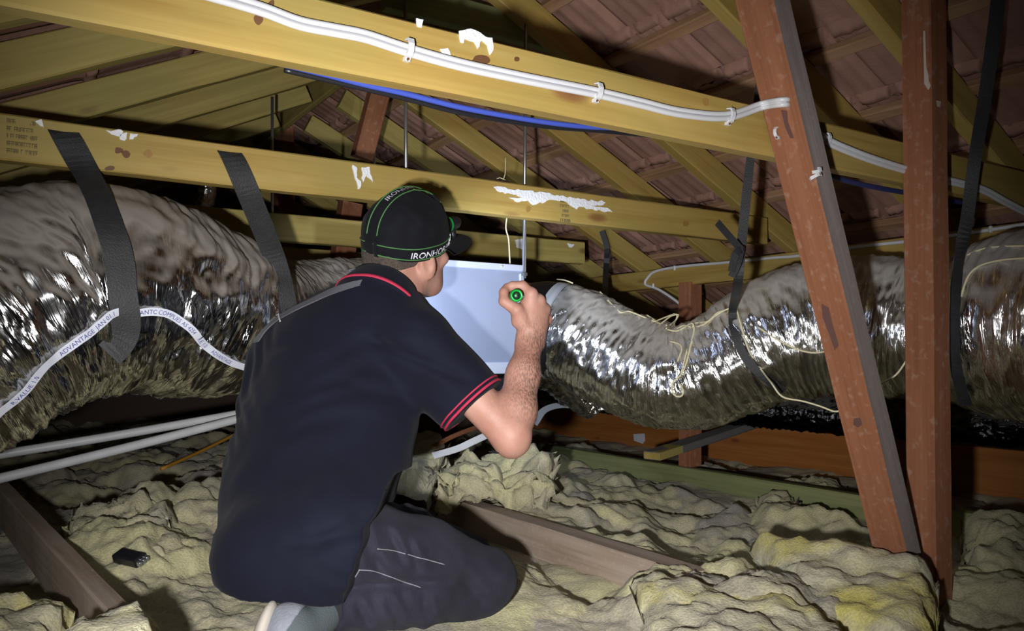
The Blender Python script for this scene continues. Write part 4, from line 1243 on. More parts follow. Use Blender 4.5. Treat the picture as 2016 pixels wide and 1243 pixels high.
BL = [(430, 84), (480, 97), (560, 120), (650, 142), (720, 160), (800, 178), (900, 203), (1000, 222), (1090, 236), (1160, 243), (1260, 249), (1400, 272)]
o, _ = cable_on_b('blue_cable', [(u, v + 7) for u, v in BL], 1.192, 0.0048, M['blue'], 'blue cable sagging under the nearest tie beam', 'cable')
BK = [(560, 130), (650, 151), (800, 187), (900, 213), (1000, 231), (1090, 243), (1180, 250), (1300, 262), (1440, 285)]
o, _ = cable_on_b('black_cable', [(u, v + 8) for u, v in BK], 1.200, 0.0042, M['plastic_black'], 'thin black cable running just below the blue one', 'cable')
o, _ = cable_on_b('navy_cable', [(1560, 318), (1630, 345), (1690, 362), (1750, 374), (1810, 384), (1900, 400)], 1.195, 0.0065, plain('navy_sheath', (0.02, 0.025, 0.10), rough=0.5), 'dark navy cable bundle sagging between the strut and the tall post', 'cable')
# white cable along the purlin
def px_a(u, v, a):
    k = (u - CX) / F_PX; Y = a / (k * DA.x + DA.y); return px(u, v, Y)
ap = PUR_A - 0.0225 - 0.006
PW = [(1352, 612), (1330, 592), (1296, 570), (1270, 560), (1276, 546), (1292, 534), (1340, 525), (1430, 517), (1520, 508), (1580, 503), (1680, 487), (1790, 475), (1900, 460), (2020, 442)]
path = catmull([tuple(px_a(u, v, ap)) for u, v in PW], 0.015)
v, f = tube_data(path, 0.0065, 10)
o = mesh_obj('white_cable', v, f, M['plastic_white']); tag(o, 'single white cable run along the purlin and looped down at its left end', 'cable')
for (u, v) in ((1328, 528), (1286, 563), (1950, 452)):
    p = px_a(u, v, ap - 0.004); bm = box_bm(0.010, 0.010, 0.022, 0.002, 1)
    bm_obj('cable_saddle', bm, M['plastic_white'], o, Matrix.Translation(p))

# cream twine on the right duct
def twine(pts_list, lab):
    parts = []
    for pts in pts_list:
        Q = []
        for q in pts:
            if len(q) == 3: Q.append(tuple(px(*q))); continue
            p, n = hit(RB_, *q)
            if p is not None: Q.append(tuple(p + n * 0.0035))
        if len(Q) < 2: continue
        pa = smooth_arr(catmull(Q, 0.008), 2)
        parts.append(tube_data(pa, 0.0026, 6))
    v, f = merge_data(parts)
    o = mesh_obj('twine', v, f, M['string'])
    return tag(o, lab, 'twine', 'cream twine on the right duct')
twine([[(1096, 550, 2.93), (1112, 552, 2.88), (1128, 558, 2.86)], [(1155, 561), (1172, 560), (1176, 572), (1205, 578), (1214, 588), (1224, 596), (1246, 600), (1266, 612), (1272, 622), (1288, 632), (1300, 640)],
       [(1176, 572), (1180, 576), (1200, 582), (1222, 594), (1222, 618), (1232, 613), (1258, 622), (1286, 634), (1312, 642)]], 'cream twine lying along the top of the duct near the white cuff')
twine([[(1290, 634), (1308, 625), (1330, 618, 2.62), (1332, 628, 2.60), (1318, 640), (1310, 648)], [(1300, 640), (1322, 622, 2.6), (1336, 620, 2.58), (1326, 640), (1336, 648), (1345, 642), (1360, 646)],
       [(1312, 650), (1334, 654), (1350, 645), (1364, 636, 2.56), (1368, 650), (1360, 680), (1350, 720), (1340, 740), (1326, 752), (1322, 772), (1332, 782), (1344, 780), (1346, 768), (1338, 756)],
       [(1318, 673), (1340, 680), (1342, 690), (1334, 712)], [(1366, 640), (1352, 700), (1342, 735)], [(1372, 645), (1388, 640), (1400, 630), (1420, 616), (1436, 609)], [(1368, 638), (1384, 636), (1396, 634), (1412, 618), (1434, 610)]], 'knotted bunch of cream twine with a hanging loop in the dip of the duct')
twine([[(1452, 610), (1460, 640), (1475, 690), (1500, 728), (1520, 756, 2.30), (1540, 782, 2.28), (1580, 790, 2.26), (1620, 802, 2.22), (1648, 812, 2.2), (1668, 796, 2.2), (1700, 775, 2.19), (1745, 750, 2.19), (1765, 738, 2.17), (1790, 702, 2.16), (1800, 690, 2.16)]], 'cream twine drooping below the duct from the strap past the leaning strut')
twine([[(1492, 645), (1530, 668), (1570, 688), (1600, 695), (1632, 690), (1640, 685)]], 'short cream twine curving across the duct left of the strut')
twine([[(1893, 585), (1908, 545), (1930, 525), (1970, 514), (2030, 510)], [(1906, 504), (1930, 494), (1960, 488), (2030, 486)]], 'two pale twines over the duct at the right edge')
# thin cream wire by the box
pa = catmull([tuple(px(u, v, 2.60)) for u, v in ((995, 310), (994, 345), (985, 360), (974, 356), (984, 350), (1000, 358), (1006, 366))], 0.01)
v, f = tube_data(pa, 0.0016, 6); o = mesh_obj('thin_wire', v, f, M['string']); tag(o, 'thin cream wire curled on top of the second tie beam', 'wire')
pa = catmull([tuple(px(u, v, 2.66)) for u, v in ((998, 426), (996, 450), (1001, 470), (1003, 500), (1004, 522))], 0.01)
v, f = tube_data(pa, 0.0026, 6); o = mesh_obj('thin_wire', v, f, M['string']); tag(o, 'thin cream wire hanging from the second tie beam to the metal box', 'wire')

# ------------------------------------------------------------------ things lying on the floor
def conduit(p0, p1, r, mat, lab, cat):
    o = tube('conduit_pipe' if cat == 'pipe' else 'timber_stick', [p0, Vector(p0).lerp(Vector(p1), .5) + Vector((0, 0, -0.004)), p1], r, mat, sides=16, step=0.04)
    return tag(o, lab, cat)
conduit(px(-90, 910, 2.62), px(520, 806, 3.15), 0.0155, M['pvc'], 'upper of two white pipes crossing under the left duct', 'pipe')
conduit(px(-90, 964, 2.40), px(520, 812, 3.02), 0.0155, M['pvc'], 'lower of two white pipes crossing under the left duct', 'pipe')
conduit(px(318, 924, 3.3), px(470, 852, 3.9), 0.007, M['orange'], 'thin orange stick lying left of the man\'s waist', 'stick')
# short black block with a shiny end
g, gn = None, None
for oo in [o for o in bpy.data.objects if o.name.startswith('insulation')]:
    p, n = hit(bvh_of(oo), 255, 1106)
    if p is not None and (g is None or (p - EYEV).length < (g - EYEV).length): g, gn = p, n
g = g + gn * 0.011 + (EYEV - g).normalized() * 0.004
kb = thing('plastic_block', g, 'small black plastic block with shiny metal end on the yellow insulation at left', 'plastic block')
x = (px(290, 1110, 2.10) - px(222, 1094, 2.14)).normalized(); X_, Y_, Z_ = frame_from(x, gn)
mwk = mat4(X_, Y_, Z_, g)
bm_obj('block_body', box_bm(0.075, 0.035, 0.024, 0.004), M['plastic_black'], kb, mwk)
for k in (-1, 0, 1):
    bm_obj('metal_contact', box_bm(0.014, 0.008, 0.012, 0.001, 1), M['rod'], kb, mwk @ Matrix.Translation((0.041, k * 0.011, 0)))
# dark offcut with a pale cut end, on the green joist
e0, e1 = px(1284, 898, 3.32), px(1500, 828, 3.95)
o = timber('timber_offcut', e0, e1, 0.085, 0.032, wood('grey_offcut', (0.10, 0.095, 0.09), (0.15, 0.145, 0.14), (0.20, 0.19, 0.18), rough=0.9))
tag(o, 'dark grey timber offcut with pale sawn end, lying across the green joist', 'offcut')
X_, Y_, Z_ = frame_from(e1 - e0, (0, 0, 1))
bm_obj('sawn_end', box_bm(0.003, 0.080, 0.028, 0.0008, 1), M['pine'], o, mat4(X_, Y_, Z_, e0 - X_ * 0.0012))
bm_obj('pale_face', box_bm(0.16, 0.0845, 0.032, 0.001, 1), M['pine_olive'], o, mat4(X_, Y_, Z_, e0 + X_ * 0.081 + Z_ * 0.0006 ))
# white paper scrap stuck on the orange joist
pp = [px_a(u, v, 3.538) for u, v in ((1248, 855), (1269, 854), (1270, 868), (1266, 874), (1249, 868))]
o = mesh_obj('paper_scrap', pp + [p - DA * 0.004 for p in pp], [(0, 1, 2, 3, 4), (9, 8, 7, 6, 5)] + [(i, (i + 1) % 5, (i + 1) % 5 + 5, i + 5) for i in range(5)], M['paper'], smooth=False)
tag(o, 'small white paper scrap stuck on the orange joist left of the duct dip', 'paper scrap')
# split white plastic strips by the elbow
def strip(pts, w, lab, mat='plastic_white', nrm=(0.1, -0.6, 0.8), curl=0.0):
    P = catmull([tuple(p) for p in pts], 0.01)
    v, f = ribbon_data(P, [np.array(nrm, float)] * len(P), w, 0.003)
    o = mesh_obj('plastic_strip', v, f, M[mat], smooth=False); return tag(o, lab, 'plastic strip')
strip([px(852, 898, 2.92), px(900, 884, 2.95), px(935, 868, 2.98), px(985, 845, 3.05)], 0.030, 'split white plastic strip on the insulation left of the elbow')
strip([px(1052, 835, 3.5), px(1072, 808, 3.5), px(1105, 798, 3.5), px(1138, 801, 3.5), px(1160, 806, 3.55)], 0.034, 'curved white plastic strip just right of the elbow')
strip([px(852, 880, 3.08), px(900, 856, 3.15), px(960, 834, 3.25)], 0.020, 'thin reddish-brown lath behind the white plastic strip', mat='hardwood')
# ------------------------------------------------------------------ the man
MAN = thing('person', px(640, 1200, 1.68), 'kneeling person in black cap and navy polo shirt, back turned, shining a torch', 'person')
V3 = lambda *a: np.array(a, float)
def unit(v): v = np.array(v, float); return v / np.linalg.norm(v)

# joints
SHO_R = np.array(px(832, 672, 1.745)); ELB_R = np.array(px(1006, 858, 1.715)); WRI_R = np.array(px(1044, 668, 1.815))
SHO_L = np.array(px(585, 672, 1.93)); ELB_L = V3(-0.50, 2.10, 0.45); WRI_L = V3(-0.37, 2.20, 0.55)
NECK = np.array(px(765, 590, 1.835)); HEADC = np.array(px(800, 486, 1.865))
HIP_R = V3(-0.345, 1.60, 0.215); HIP_L = V3(-0.42, 1.76, 0.23)
KNE_R = np.array(px(955, 1140, 1.775)); ANK_R = np.array(px(655, 1196, 1.545))
KNE_L = V3(-0.10, 2.00, 0.095); ANK_L = V3(-0.36, 1.90, 0.10)

# head axes: forward, left, up
ph = math.radians(47)
HF = unit((math.cos(ph), math.sin(ph), 0.25))
HU = unit(np.array((0.12, -0.34, 1.0)) - HF * np.dot((0.12, -0.34, 1.0), HF))
HL = np.cross(HU, HF)
def HP(f, l, u): return HEADC + HF * f + HL * l + HU * u
HAX = (HF, HL, HU)

# ---- skin: one continuous surface: head, neck, both arms and hands, trunk core
body = SDF((-0.68, 1.50, 0.10), (0.16, 2.30, 0.99), 0.0034)
body.ell(HP(-0.010, 0, 0.030), HAX, (0.096, 0.076, 0.094), 0)
body.ell(HP(0.030, 0, -0.040), HAX, (0.066, 0.060, 0.082), 0.03)
body.ell(HP(0.036, 0, -0.082), HAX, (0.052, 0.050, 0.036), 0.03)
for s in (1, -1):
    body.cap(HP(0.000, s * 0.058, -0.055), HP(0.055, s * 0.036, -0.098), 0.016, 0.014, 0.03)       # jaw line
    body.ell(HP(0.072, s * 0.040, -0.030), HAX, (0.018, 0.020, 0.016), 0.015)                      # cheekbone
    body.ell(HP(0.092, s * 0.031, 0.000), HAX, (0.012, 0.015, 0.010), 0.012, 'sub')                # eye socket
    body.cap(HP(0.088, s * 0.012, 0.016), HP(0.078, s * 0.048, 0.016), 0.008, 0.007, 0.012)        # brow
body.cap(HP(0.092, 0, 0.004), HP(0.104, 0, -0.034), 0.008, 0.010, 0.012)
for s in (1, -1): body.ell(HP(0.094, s * 0.011, -0.038), HAX, (0.009, 0.007, 0.007), 0.006)
body.ell(HP(0.090, 0, -0.064), HAX, (0.011, 0.024, 0.006), 0.006); body.ell(HP(0.088, 0, -0.074), HAX, (0.011, 0.021, 0.007), 0.006)
body.ell(HP(0.080, 0, -0.105), HAX, (0.018, 0.022, 0.015), 0.02)
# ears: rim, hollow, lobe
for s in (1, -1):
    ex = unit(HL * s + HF * -0.45); ey = unit(HU * 0.96 - HF * 0.22); ez = np.cross(ex, ey)
    c = HP(-0.008, s * 0.080, -0.022)
    body.ell(c, (ez, ex, ey), (0.020, 0.009, 0.033), 0.006)
    body.ell(c + ex * 0.009 + ey * 0.004, (ez, ex, ey), (0.0115, 0.007, 0.021), 0.004, 'sub')
    body.ell(c - ey * 0.026 + HF * 0.002, (ez, ex, ey), (0.010, 0.006, 0.010), 0.005)
    body.cap(c + HF * 0.010 - ey * 0.004, c + HF * 0.012 + ey * 0.008, 0.0045, 0.004, 0.004)
# neck
body.cap(HP(-0.018, 0, -0.055), NECK + V3(0, 0, -0.02), 0.058, 0.064, 0.03)
body.cap(HP(-0.050, 0.016, -0.02), NECK + V3(-0.02, 0.01, -.02), 0.026, 0.028, 0.03)
body.cap(HP(-0.050, -0.016, -0.02), NECK + V3(-0.00, 0.0, -.02), 0.026, 0.028, 0.03)
# trunk core (under the shirt)
CH = V3(-0.37, 1.88, 0.56)
body.cap(NECK, CH, 0.062, 0.085, 0.05); body.cap(CH, V3(-0.41, 1.72, 0.33), 0.085, 0.085, 0.05)
body.cap(CH + V3(0, 0, .06), SHO_R + V3(-.01, 0.02, -.01), 0.06, 0.046, 0.04); body.cap(CH + V3(0, 0, .04), SHO_L + V3(.02, 0.01, -.01), 0.06, 0.046, 0.04)
# right arm
def arm(sh, el, wr, out):
    body.cap(sh, el, 0.048, 0.040, 0.02)
    d = unit(wr - el); L = np.linalg.norm(wr - el)
    body.chain([el, el + d * 0.25 * L + out * 0.005, el + d * 0.62 * L, wr], [0.037, 0.0425, 0.035, 0.0265], 0.02)
    body.ell(el + unit(el - (sh + wr) / 2) * 0.012, (d, unit(np.cross(d, (0, 1, 0))), V3(0, 1, 0)), (0.030, 0.030, 0.030), 0.02)
arm(SHO_R, ELB_R, WRI_R, V3(0, 0, 0))
# the wrist is wider than deep
body.cap(WRI_R + V3(-0.012, 0, -0.01), WRI_R + V3(-0.010, 0.0, 0.02), 0.021, 0.020, 0.015); body.cap(WRI_R + V3(0.012, 0.008, -0.01), WRI_R + V3(0.014, 0.008, 0.02), 0.021, 0.020, 0.015)

# right hand closed over the torch
TA = np.array(px(1017, 582, 1.755))                      # tail centre of the torch
TD = unit(np.array(px(962, 606, 2.60)) - TA)             # its axis, towards the box
mcp = [V3(.0425, 1.800, .736), V3(.0600, 1.816, .722), V3(.0735, 1.832, .704), V3(.0795, 1.848, .682)]
for m_, r_ in zip(mcp, (.0135, .0135, .0125, .0115)):
    w = WRI_R + (m_ - WRI_R) * 0.15
    body.cap(w, m_, 0.020, r_, 0.014)
    body.ell(m_, ((1, 0, 0), (0, 1, 0), (0, 0, 1)), (r_ + .0015,) * 3, 0.006)
body.ell(V3(.044, 1.815, .690), (unit((1, .35, 0)), unit((-.35, 1, 0)), V3(0, 0, 1)), (0.036, 0.018, 0.044), 0.012)
def around(t, ang, r):                                    # point beside the torch: t along it, ang from +X towards +Z
    x = unit(np.cross(TD, (0, 0, 1))); z = np.cross(x, TD)
    return TA + TD * t + x * math.cos(math.radians(ang)) * r + z * math.sin(math.radians(ang)) * r
def finger(pts, rs):
    for i in range(len(pts) - 1): body.cap(pts[i], pts[i + 1], rs[i], rs[i + 1], 0.004)
finger([mcp[0], around(.050, 52, .031), around(.050, 100, .0245), around(.050, 150, .024)], [.0125, .0108, .0095, .0085])
finger([mcp[1], around(.071, 40, .036), around(.071, 95, .0245), around(.071, 150, .024)], [.0125, .0108, .0095, .0085])
finger([mcp[2], around(.091, 30, .038), around(.091, 88, .0245), around(.091, 145, .024)], [.0115, .0102, .0090, .0080])
finger([mcp[3], around(.109, 15, .038), around(.109, 75, .0245), around(.109, 125, .024)], [.0105, .0092, .0080, .0072])
# thumb: leaves the palm near the wrist, lies along the near side of the torch
finger([WRI_R + V3(-.008, -.010, .022), V3(.010, 1.786, .700), around(.034, 205, .0265), around(.040, 160, .0255), around(.050, 128, .0270)], [.017, .0145, .0118, .0102, .0085])
body.ell(V3(.018, 1.800, .690), (unit((.5, 0, 1)), V3(0, 1, 0), unit((1, 0, -.5))), (.030, .014, .016), .012)
# left arm and hand, resting on the far knee
arm(SHO_L, ELB_L, WRI_L, V3(0, 0, 0))
hd = unit(V3(0.30, 0.10, 0.55)); hs = unit(np.cross(hd, (0.3, 1, 0))); hn = np.cross(hs, hd)
pc = WRI_L + hd * 0.05
body.ell(pc, (hd, hs, hn), (0.052, 0.040, 0.017), 0.012)
for k, (o_, L_) in enumerate(((-.030, .066), (-.010, .078), (.010, .072), (.029, .056))):
    b0 = WRI_L + hd * 0.088 + hs * o_
    finger([b0, b0 + hd * L_ * .45 - hn * .006, b0 + hd * L_ * .78 - hn * .018, b0 + hd * L_ - hn * .032], [.0105, .0095, .0088, .0078])
finger([WRI_L + hd * .02 - hs * .022, WRI_L + hd * .05 - hs * .048 - hn * .008, WRI_L + hd * .078 - hs * .056 - hn * .016], [.014, .0115, .009])
Vb, Fb = body.mesh()
bodyo = np_mesh('body', Vb, Fb, M['skin'], MAN)
# mask of where the forearm carries dark hair
d = WRI_R - ELB_R; t = np.clip((Vb - ELB_R) @ d / d.dot(d), -0.2, 1.3)
rr_ = np.linalg.norm(Vb - (ELB_R + t[:, None] * d), axis=1)
hm = np.clip((t - 0.0) / 0.35, 0, 1) * np.clip((1.22 - t) / 0.25, 0, 1) * (rr_ < 0.08)
side = 0.45 + 0.55 * np.clip((Vb[:, 0] - (ELB_R + t[:, None] * d)[:, 0]) / 0.03, -1, 1)
set_attr(bodyo, 'hairy', np.clip(hm * (0.25 + 0.6 * side), 0, 0.85))
BB = BVHTree.FromPolygons([tuple(v) for v in Vb], [tuple(int(i) for i in f) for f in Fb])
for s in (1, -1):
    bm = bmesh.new(); bmesh.ops.create_uvsphere(bm, u_segments=14, v_segments=8, radius=0.0125)
    e = bm_obj('eye', bm, M['eye'], MAN, Matrix.Translation(HP(0.083, s * 0.031, 0.000)), smooth=True)

# ---- hair: close-cropped shell under the cap
hair = SDF(HEADC - 0.16, HEADC + 0.16, 0.0036)
hair.ell(HP(-0.012, 0, 0.024), HAX, (0.0965, 0.0785, 0.094), 0)
hair.cap(HP(-0.060, 0.022, -0.020), HP(-0.070, 0.020, -0.072), 0.040, 0.034, 0.02)
hair.cap(HP(-0.060, -0.022, -0.020), HP(-0.070, -0.020, -0.072), 0.040, 0.034, 0.02)
hair.displace(lambda x, y, z: 0.0012 * fbm(x * 160, y * 160, z * 160, 5, 2))
hair.cut(HP(0.012, 0, -0.01), HF * 1.0 - HU * 0.25)
hair.cut(HP(-0.06, 0, -0.088), -HU - HF * 0.1)
np_mesh('hair', *hair.mesh(), M['hair'], MAN)

# ---- polo shirt
shirt = SDF((-0.75, 1.36, 0.06), (0.10, 2.20, 0.82), 0.0058)
def lat(ang): a = math.radians(ang); return V3(math.cos(a), math.sin(a), 0)
def tor(u, v, Y, rl, rd, rh, ang, k, dz=0):
    l = lat(ang); shirt.ell(np.array(px(u, v, Y)), (l, np.cross((0, 0, 1), l), V3(0, 0, 1)), (rl, rd, rh), k)
tor(690, 660, 1.86, .185, .105, .10, -22, 0.00)
tor(672, 725, 1.85, .204, .130, .12, -22, 0.06)
tor(650, 810, 1.81, .212, .145, .13, -26, 0.06)
tor(630, 890, 1.77, .222, .150, .13, -32, 0.06)
tor(612, 960, 1.73, .228, .155, .12, -38, 0.06)
tor(606, 1030, 1.69, .208, .155, .12, -42, 0.06)
tor(592, 1085, 1.62, .172, .150, .115, -46, 0.05)
tor(560, 1105, 1.60, .112, .115, .105, -46, 0.05)
shirt.cap(np.array(px(770, 640, 1.81)), np.array(px(725, 585, 1.83)), .075, .055, .05)      # slope up to the neck
shirt.cap(np.array(px(690, 610, 1.87)), SHO_L + V3(0.03, 0, -.01), .062, .062, .05)
shirt.cap(np.array(px(790, 625, 1.80)), SHO_R + V3(-.015, 0, 0), .062, .066, .04)
shirt.cap(SHO_L, SHO_L + (ELB_L - SHO_L) * 0.75, .066, .060, .03)
shirt.cap(np.array(px(560, 720, 1.93)), np.array(px(530, 800, 1.90)), .085, .07, .05)
# right sleeve: wide, falling from the shoulder to above the elbow
sl0, sl1 = SHO_R + V3(-.005, 0, -.002), np.array(px(952, 806, 1.725))
shirt.cap(sl0, sl1 + (sl1 - sl0) * 0.2, .070, .064, .035)
shirt.cap(np.array(px(838, 735, 1.76)), np.array(px(905, 800, 1.74)), .060, .055, .04)
sd = unit(sl1 - sl0)
cutn = unit(sd + V3(0.0, -0.05, -0.02))
shirt.cut(np.array(px(936, 795, 1.725)), cutn, box=(np.array(px(870, 900, 1.55)), V3(0.12, 1.92, 0.60)))
# tail of the shirt over the seat and the near thigh
shirt.cap(np.array(px(600, 1100, 1.60)), np.array(px(690, 1040, 1.59)), .125, .118, .05)
shirt.cap(np.array(px(560, 1100, 1.60)), np.array(px(650, 1085, 1.56)), .110, .105, .05)
shirt.cut(np.array(px(720, 1090, 1.6)), unit((0.97, 0.0, 0.06 - 0.40)), box=(V3(-0.42, 1.36, 0.06), V3(0.1, 1.98, 0.36)))
shirt.cut(V3(-0.40, 1.50, 0.150), V3(-0.05, 0.12, -1.0))
def folds(x, y, z):
    d = 0.004 * fbm(x * 7, y * 7, z * 5, 61, 3)
    d = d + 0.003 * np.sin((z * 1.0 + 0.55 * x + 0.9 * fbm(x * 4, y * 4, z * 4, 66, 2) * 0.12) * 95) * np.clip(fbm(x * 5, y * 5, z * 5, 71, 2), 0, 1)
    # crease running from the arm pit across the back, and one across the waist
    for (pa, pb, wd, dp) in ((px(700, 655, 1.70), px(905, 745, 1.66), .011, .010), (px(640, 745, 1.66), px(800, 790, 1.66), .012, .004), (px(560, 1065, 1.50), px(760, 1040, 1.48), .013, .008), (px(610, 1080, 1.5), px(720, 1010, 1.5), .014, .006)):
        pa, pb = np.array(pa), np.array(pb); ab = pb - pa
        P = np.stack([x, y, z], -1)
        # distance measured to the plane through the crease and the eye, so only the facing cloth is dented
        n = np.cross(ab, (0, 1, 0)); n = n / np.linalg.norm(n)
        t = (P - pa) @ ab / ab.dot(ab); dd = (P - pa) @ n
        facing = np.clip((pa[1] + 0.17 - y) / 0.06, 0, 1)
        d = d + dp * np.exp(-(dd / wd) ** 2) * np.clip(t / .2, 0, 1) * np.clip((1.15 - t) / .25, 0, 1) * facing
    return d
shirt.displace(folds)
Vs, Fs = shirt.mesh()
shirto = np_mesh('polo_shirt', Vs, Fs, M['shirt'], MAN)
SB = BVHTree.FromPolygons([tuple(v) for v in Vs], [tuple(int(i) for i in f) for f in Fs])
# sleeve hem with its two red stripes
x_, y_, z_ = [np.array(q) for q in frame_from(Vector(cutn), (0, 0, 1))]
def section(c, n, bvh, m=64, r=0.2, lift=0.0):
    n = unit(n); u = unit(np.cross(n, (0.1, 0.2, 1))); w = np.cross(n, u); out = []
    for k in range(m):
        a = 2 * math.pi * k / m; dd = u * math.cos(a) + w * math.sin(a)
        loc, nor, i, ds = bvh.ray_cast(Vector(c + dd * r), Vector(-dd))
        out.append(np.array(loc) + dd * lift if loc is not None else c + dd * 0.06)
    return np.array(out)
sleeve_c = SHO_R + (np.array(px(936, 795, 1.725)) - SHO_R) * 1.0
for off, w in ((-0.0030, 0.0050), (-0.0130, 0.0032)):
    c = sleeve_c + cutn * off
    ring = section(c, cutn, SB, 72, 0.12, 0.0004)
    q = np.linalg.norm(ring - c, axis=1); ok = q < 0.10
    med = np.median(q[ok]); ring = np.array([c + (p - c) / np.linalg.norm(p - c) * (min(np.linalg.norm(p - c), med * 1.25)) for p in ring])
    V = []
    for p in ring:
        o_ = unit(p - c)
        for a, b in ((-w / 2, -.002), (w / 2, -.002), (w / 2, .0018), (-w / 2, .0018)):
            V.append(p + cutn * a + o_ * b)
    Fq = []
    m = len(ring)
    for i in range(m):
        for k in range(4): Fq.append((i * 4 + k, ((i + 1) % m) * 4 + k, ((i + 1) % m) * 4 + (k + 1) % 4, i * 4 + (k + 1) % 4))
    h = mesh_obj('sleeve_stripe', V, Fq, M['red'], shirto); h['label'] = 'red stripe on the sleeve hem'
# collar: standing band round the neck with red stripes
na = unit(HP(-.02, 0, -.06) - NECK)
nu = unit(np.cross(na, (0.3, -1, 0))); nw = np.cross(na, nu)
def neck_ring(h, r, drop=0.0):
    out = []
    for k in range(64):
        a = 2 * math.pi * k / 64
        dd = nu * math.cos(a) + nw * math.sin(a)
        back = np.clip(-dd @ unit((HF[0], HF[1], 0)), -1, 1)
        out.append(NECK + V3(-.012, -.004, 0) + na * (h + 0.012 * back - drop * (1 - back)) + dd * (r + 0.004 * back) * (1 + 0.10 * abs(dd @ HL)))
    return np.array(out)
def band(name, rows, mat, parent):
    V = np.concatenate(rows); return np_mesh(name, V, grid_faces(len(rows), 64, wrap=True), mat, parent)
collar = band('collar', [neck_ring(-0.030, .094), neck_ring(-0.022, .0965), neck_ring(0.000, .088), neck_ring(0.018, .0800), neck_ring(0.030, .0755), neck_ring(0.031, .0725), neck_ring(0.018, .0715), neck_ring(-0.03, .073)], M['shirt'], shirto)
st1 = band('collar_stripe', [neck_ring(-0.0235, .0963), neck_ring(-0.0230, .0984), neck_ring(-0.0145, .0955), neck_ring(-0.0140, .0930)], M['red'], shirto)
st1['label'] = 'red stripe round the collar'

# lanyard strap over the left shoulder
def surf2(bvh, pts, lift, k=10):
    q = catmull([(u, v, 0) for u, v in pts], 4.0); P, Nr = [], []
    for u, v, _ in q:
        p, n = hit(bvh, u, v)
        if p is None: continue
        P.append(np.array(p + n * lift)); Nr.append(np.array(n))
    return smooth_arr(np.array(P), k), smooth_arr(np.array(Nr), k)
P, Nr = surf2(SB, [(740, 553), (705, 560), (660, 574), (615, 595), (575, 614), (545, 632), (520, 655), (506, 676)], 0.004)
if len(P) > 4:
    v, f = ribbon_data(P, Nr, [0.010 + 0.014 * math.sin(min(1, i / (len(P) * .55)) * math.pi / 2) for i in range(len(P))], 0.002)
    ln = mesh_obj('shoulder_strap', v, f, M['lanyard'], MAN, smooth=False); ln['label'] = 'thin grey strap over the shoulder'
    P2, N2 = surf2(SB, [(551, 618), (553, 628), (556, 637)], 0.007, 2)
    if len(P2) > 2:
        v, f = ribbon_data(P2, N2, 0.0035, 0.001); mesh_obj('strap_tag', v, f, M['letter'], ln, smooth=False)

# ---- jeans
jn = SDF((-0.72, 1.30, -0.02), (0.14, 2.22, 0.42), 0.0058)
jn.cap(HIP_R + V3(-.02, 0.02, 0.0), HIP_L, .095, .10, 0.04)
jn.cap((HIP_R + HIP_L) / 2, (HIP_R + HIP_L) / 2 + V3(.02, .05, .11), .105, .10, .05)
jn.chain([HIP_R + V3(.02, .0, .01), HIP_R + (KNE_R - HIP_R) * .55 + V3(0, 0, .012), KNE_R + V3(-.005, 0, .008)], [.098, .086, .062], .03)
jn.ell(KNE_R + V3(.004, .004, 0), (V3(1, 0, 0), V3(0, 1, 0), V3(0, 0, 1)), (.064, .064, .062), .02)
# calf folded back under the thigh
jn.chain([KNE_R + V3(-.01, -.004, -.026), KNE_R + (ANK_R - KNE_R) * .45 + V3(0, -.006, -.006), ANK_R + (KNE_R - ANK_R) * -.02], [.056, .062, .050], .02)
jn.chain([HIP_L, HIP_L + (KNE_L - HIP_L) * .5, KNE_L], [.095, .085, .062], .03)
jn.chain([KNE_L + V3(0, 0, -.02), KNE_L + (ANK_L - KNE_L) * .45, ANK_L + (KNE_L - ANK_L) * .1], [.056, .060, .047], .02)
jn.cut(ANK_R + (KNE_R - ANK_R) * -.02, unit(ANK_R - KNE_R), box=(ANK_R - .16, ANK_R + .13))
def jfold(x, y, z):
    d = 0.004 * fbm(x * 10, y * 10, z * 10, 81, 3)
    k = np.clip(1 - np.abs((x + 0.26) / 0.16), 0, 1)
    d = d + 0.0045 * np.sin(x * 150 + 60 * z + 5 * fbm(x * 6, y * 6, z * 6, 85, 2)) * k * np.clip(fbm(x * 6, y * 6, z * 9, 87, 2) + .5, 0, 1)
    for (u0, v0, u1, v1, w_, dp_) in ((760, 1040, 800, 1120, .010, .006), (800, 1060, 830, 1130, .009, .005), (735, 1090, 760, 1150, .010, .006), (830, 1170, 850, 1230, .010, .006), (760, 1175, 790, 1235, .010, .007), (700, 1180, 730, 1240, .009, .007), (900, 1120, 960, 1200, .013, .005)):
        pa, pb = np.array(px(u0, v0, 1.6)), np.array(px(u1, v1, 1.6)); ab = pb - pa; n = unit(np.cross(ab, (0, 1, 0)))
        Pq = np.stack([x * 1.6 / y, 0 * y + 1.6, EYE + (z - EYE) * 1.6 / y], -1); t = (Pq - pa) @ ab / ab.dot(ab)
        d = d + 1.7 * dp_ * (np.exp(-(((Pq - pa) @ n) / w_) ** 2) - 0.6 * np.exp(-(((Pq - pa) @ n - 1.5 * w_) / w_) ** 2)) * np.clip(t / .25, 0, 1) * np.clip((1 - t) / .25, 0, 1) * np.clip((1.78 - y) / .05, 0, 1)
    # the deep crease where thigh lies on calf
    pa, pb = np.array(px(660, 1165, 1.5)), np.array(px(900, 1150, 1.62)); ab = pb - pa; n = unit(np.cross(ab, (0, 1, 0)))
    P = np.stack([x, y, z], -1); t = (P - pa) @ ab / ab.dot(ab)
    d = d + 0.010 * np.exp(-(((P - pa) @ n) / .010) ** 2) * np.clip(t / .1, 0, 1) * np.clip((1.1 - t) / .3, 0, 1) * np.clip((1.75 - y) / .05, 0, 1)
    return d
jn.displace(jfold)
Vj, Fj = jn.mesh()
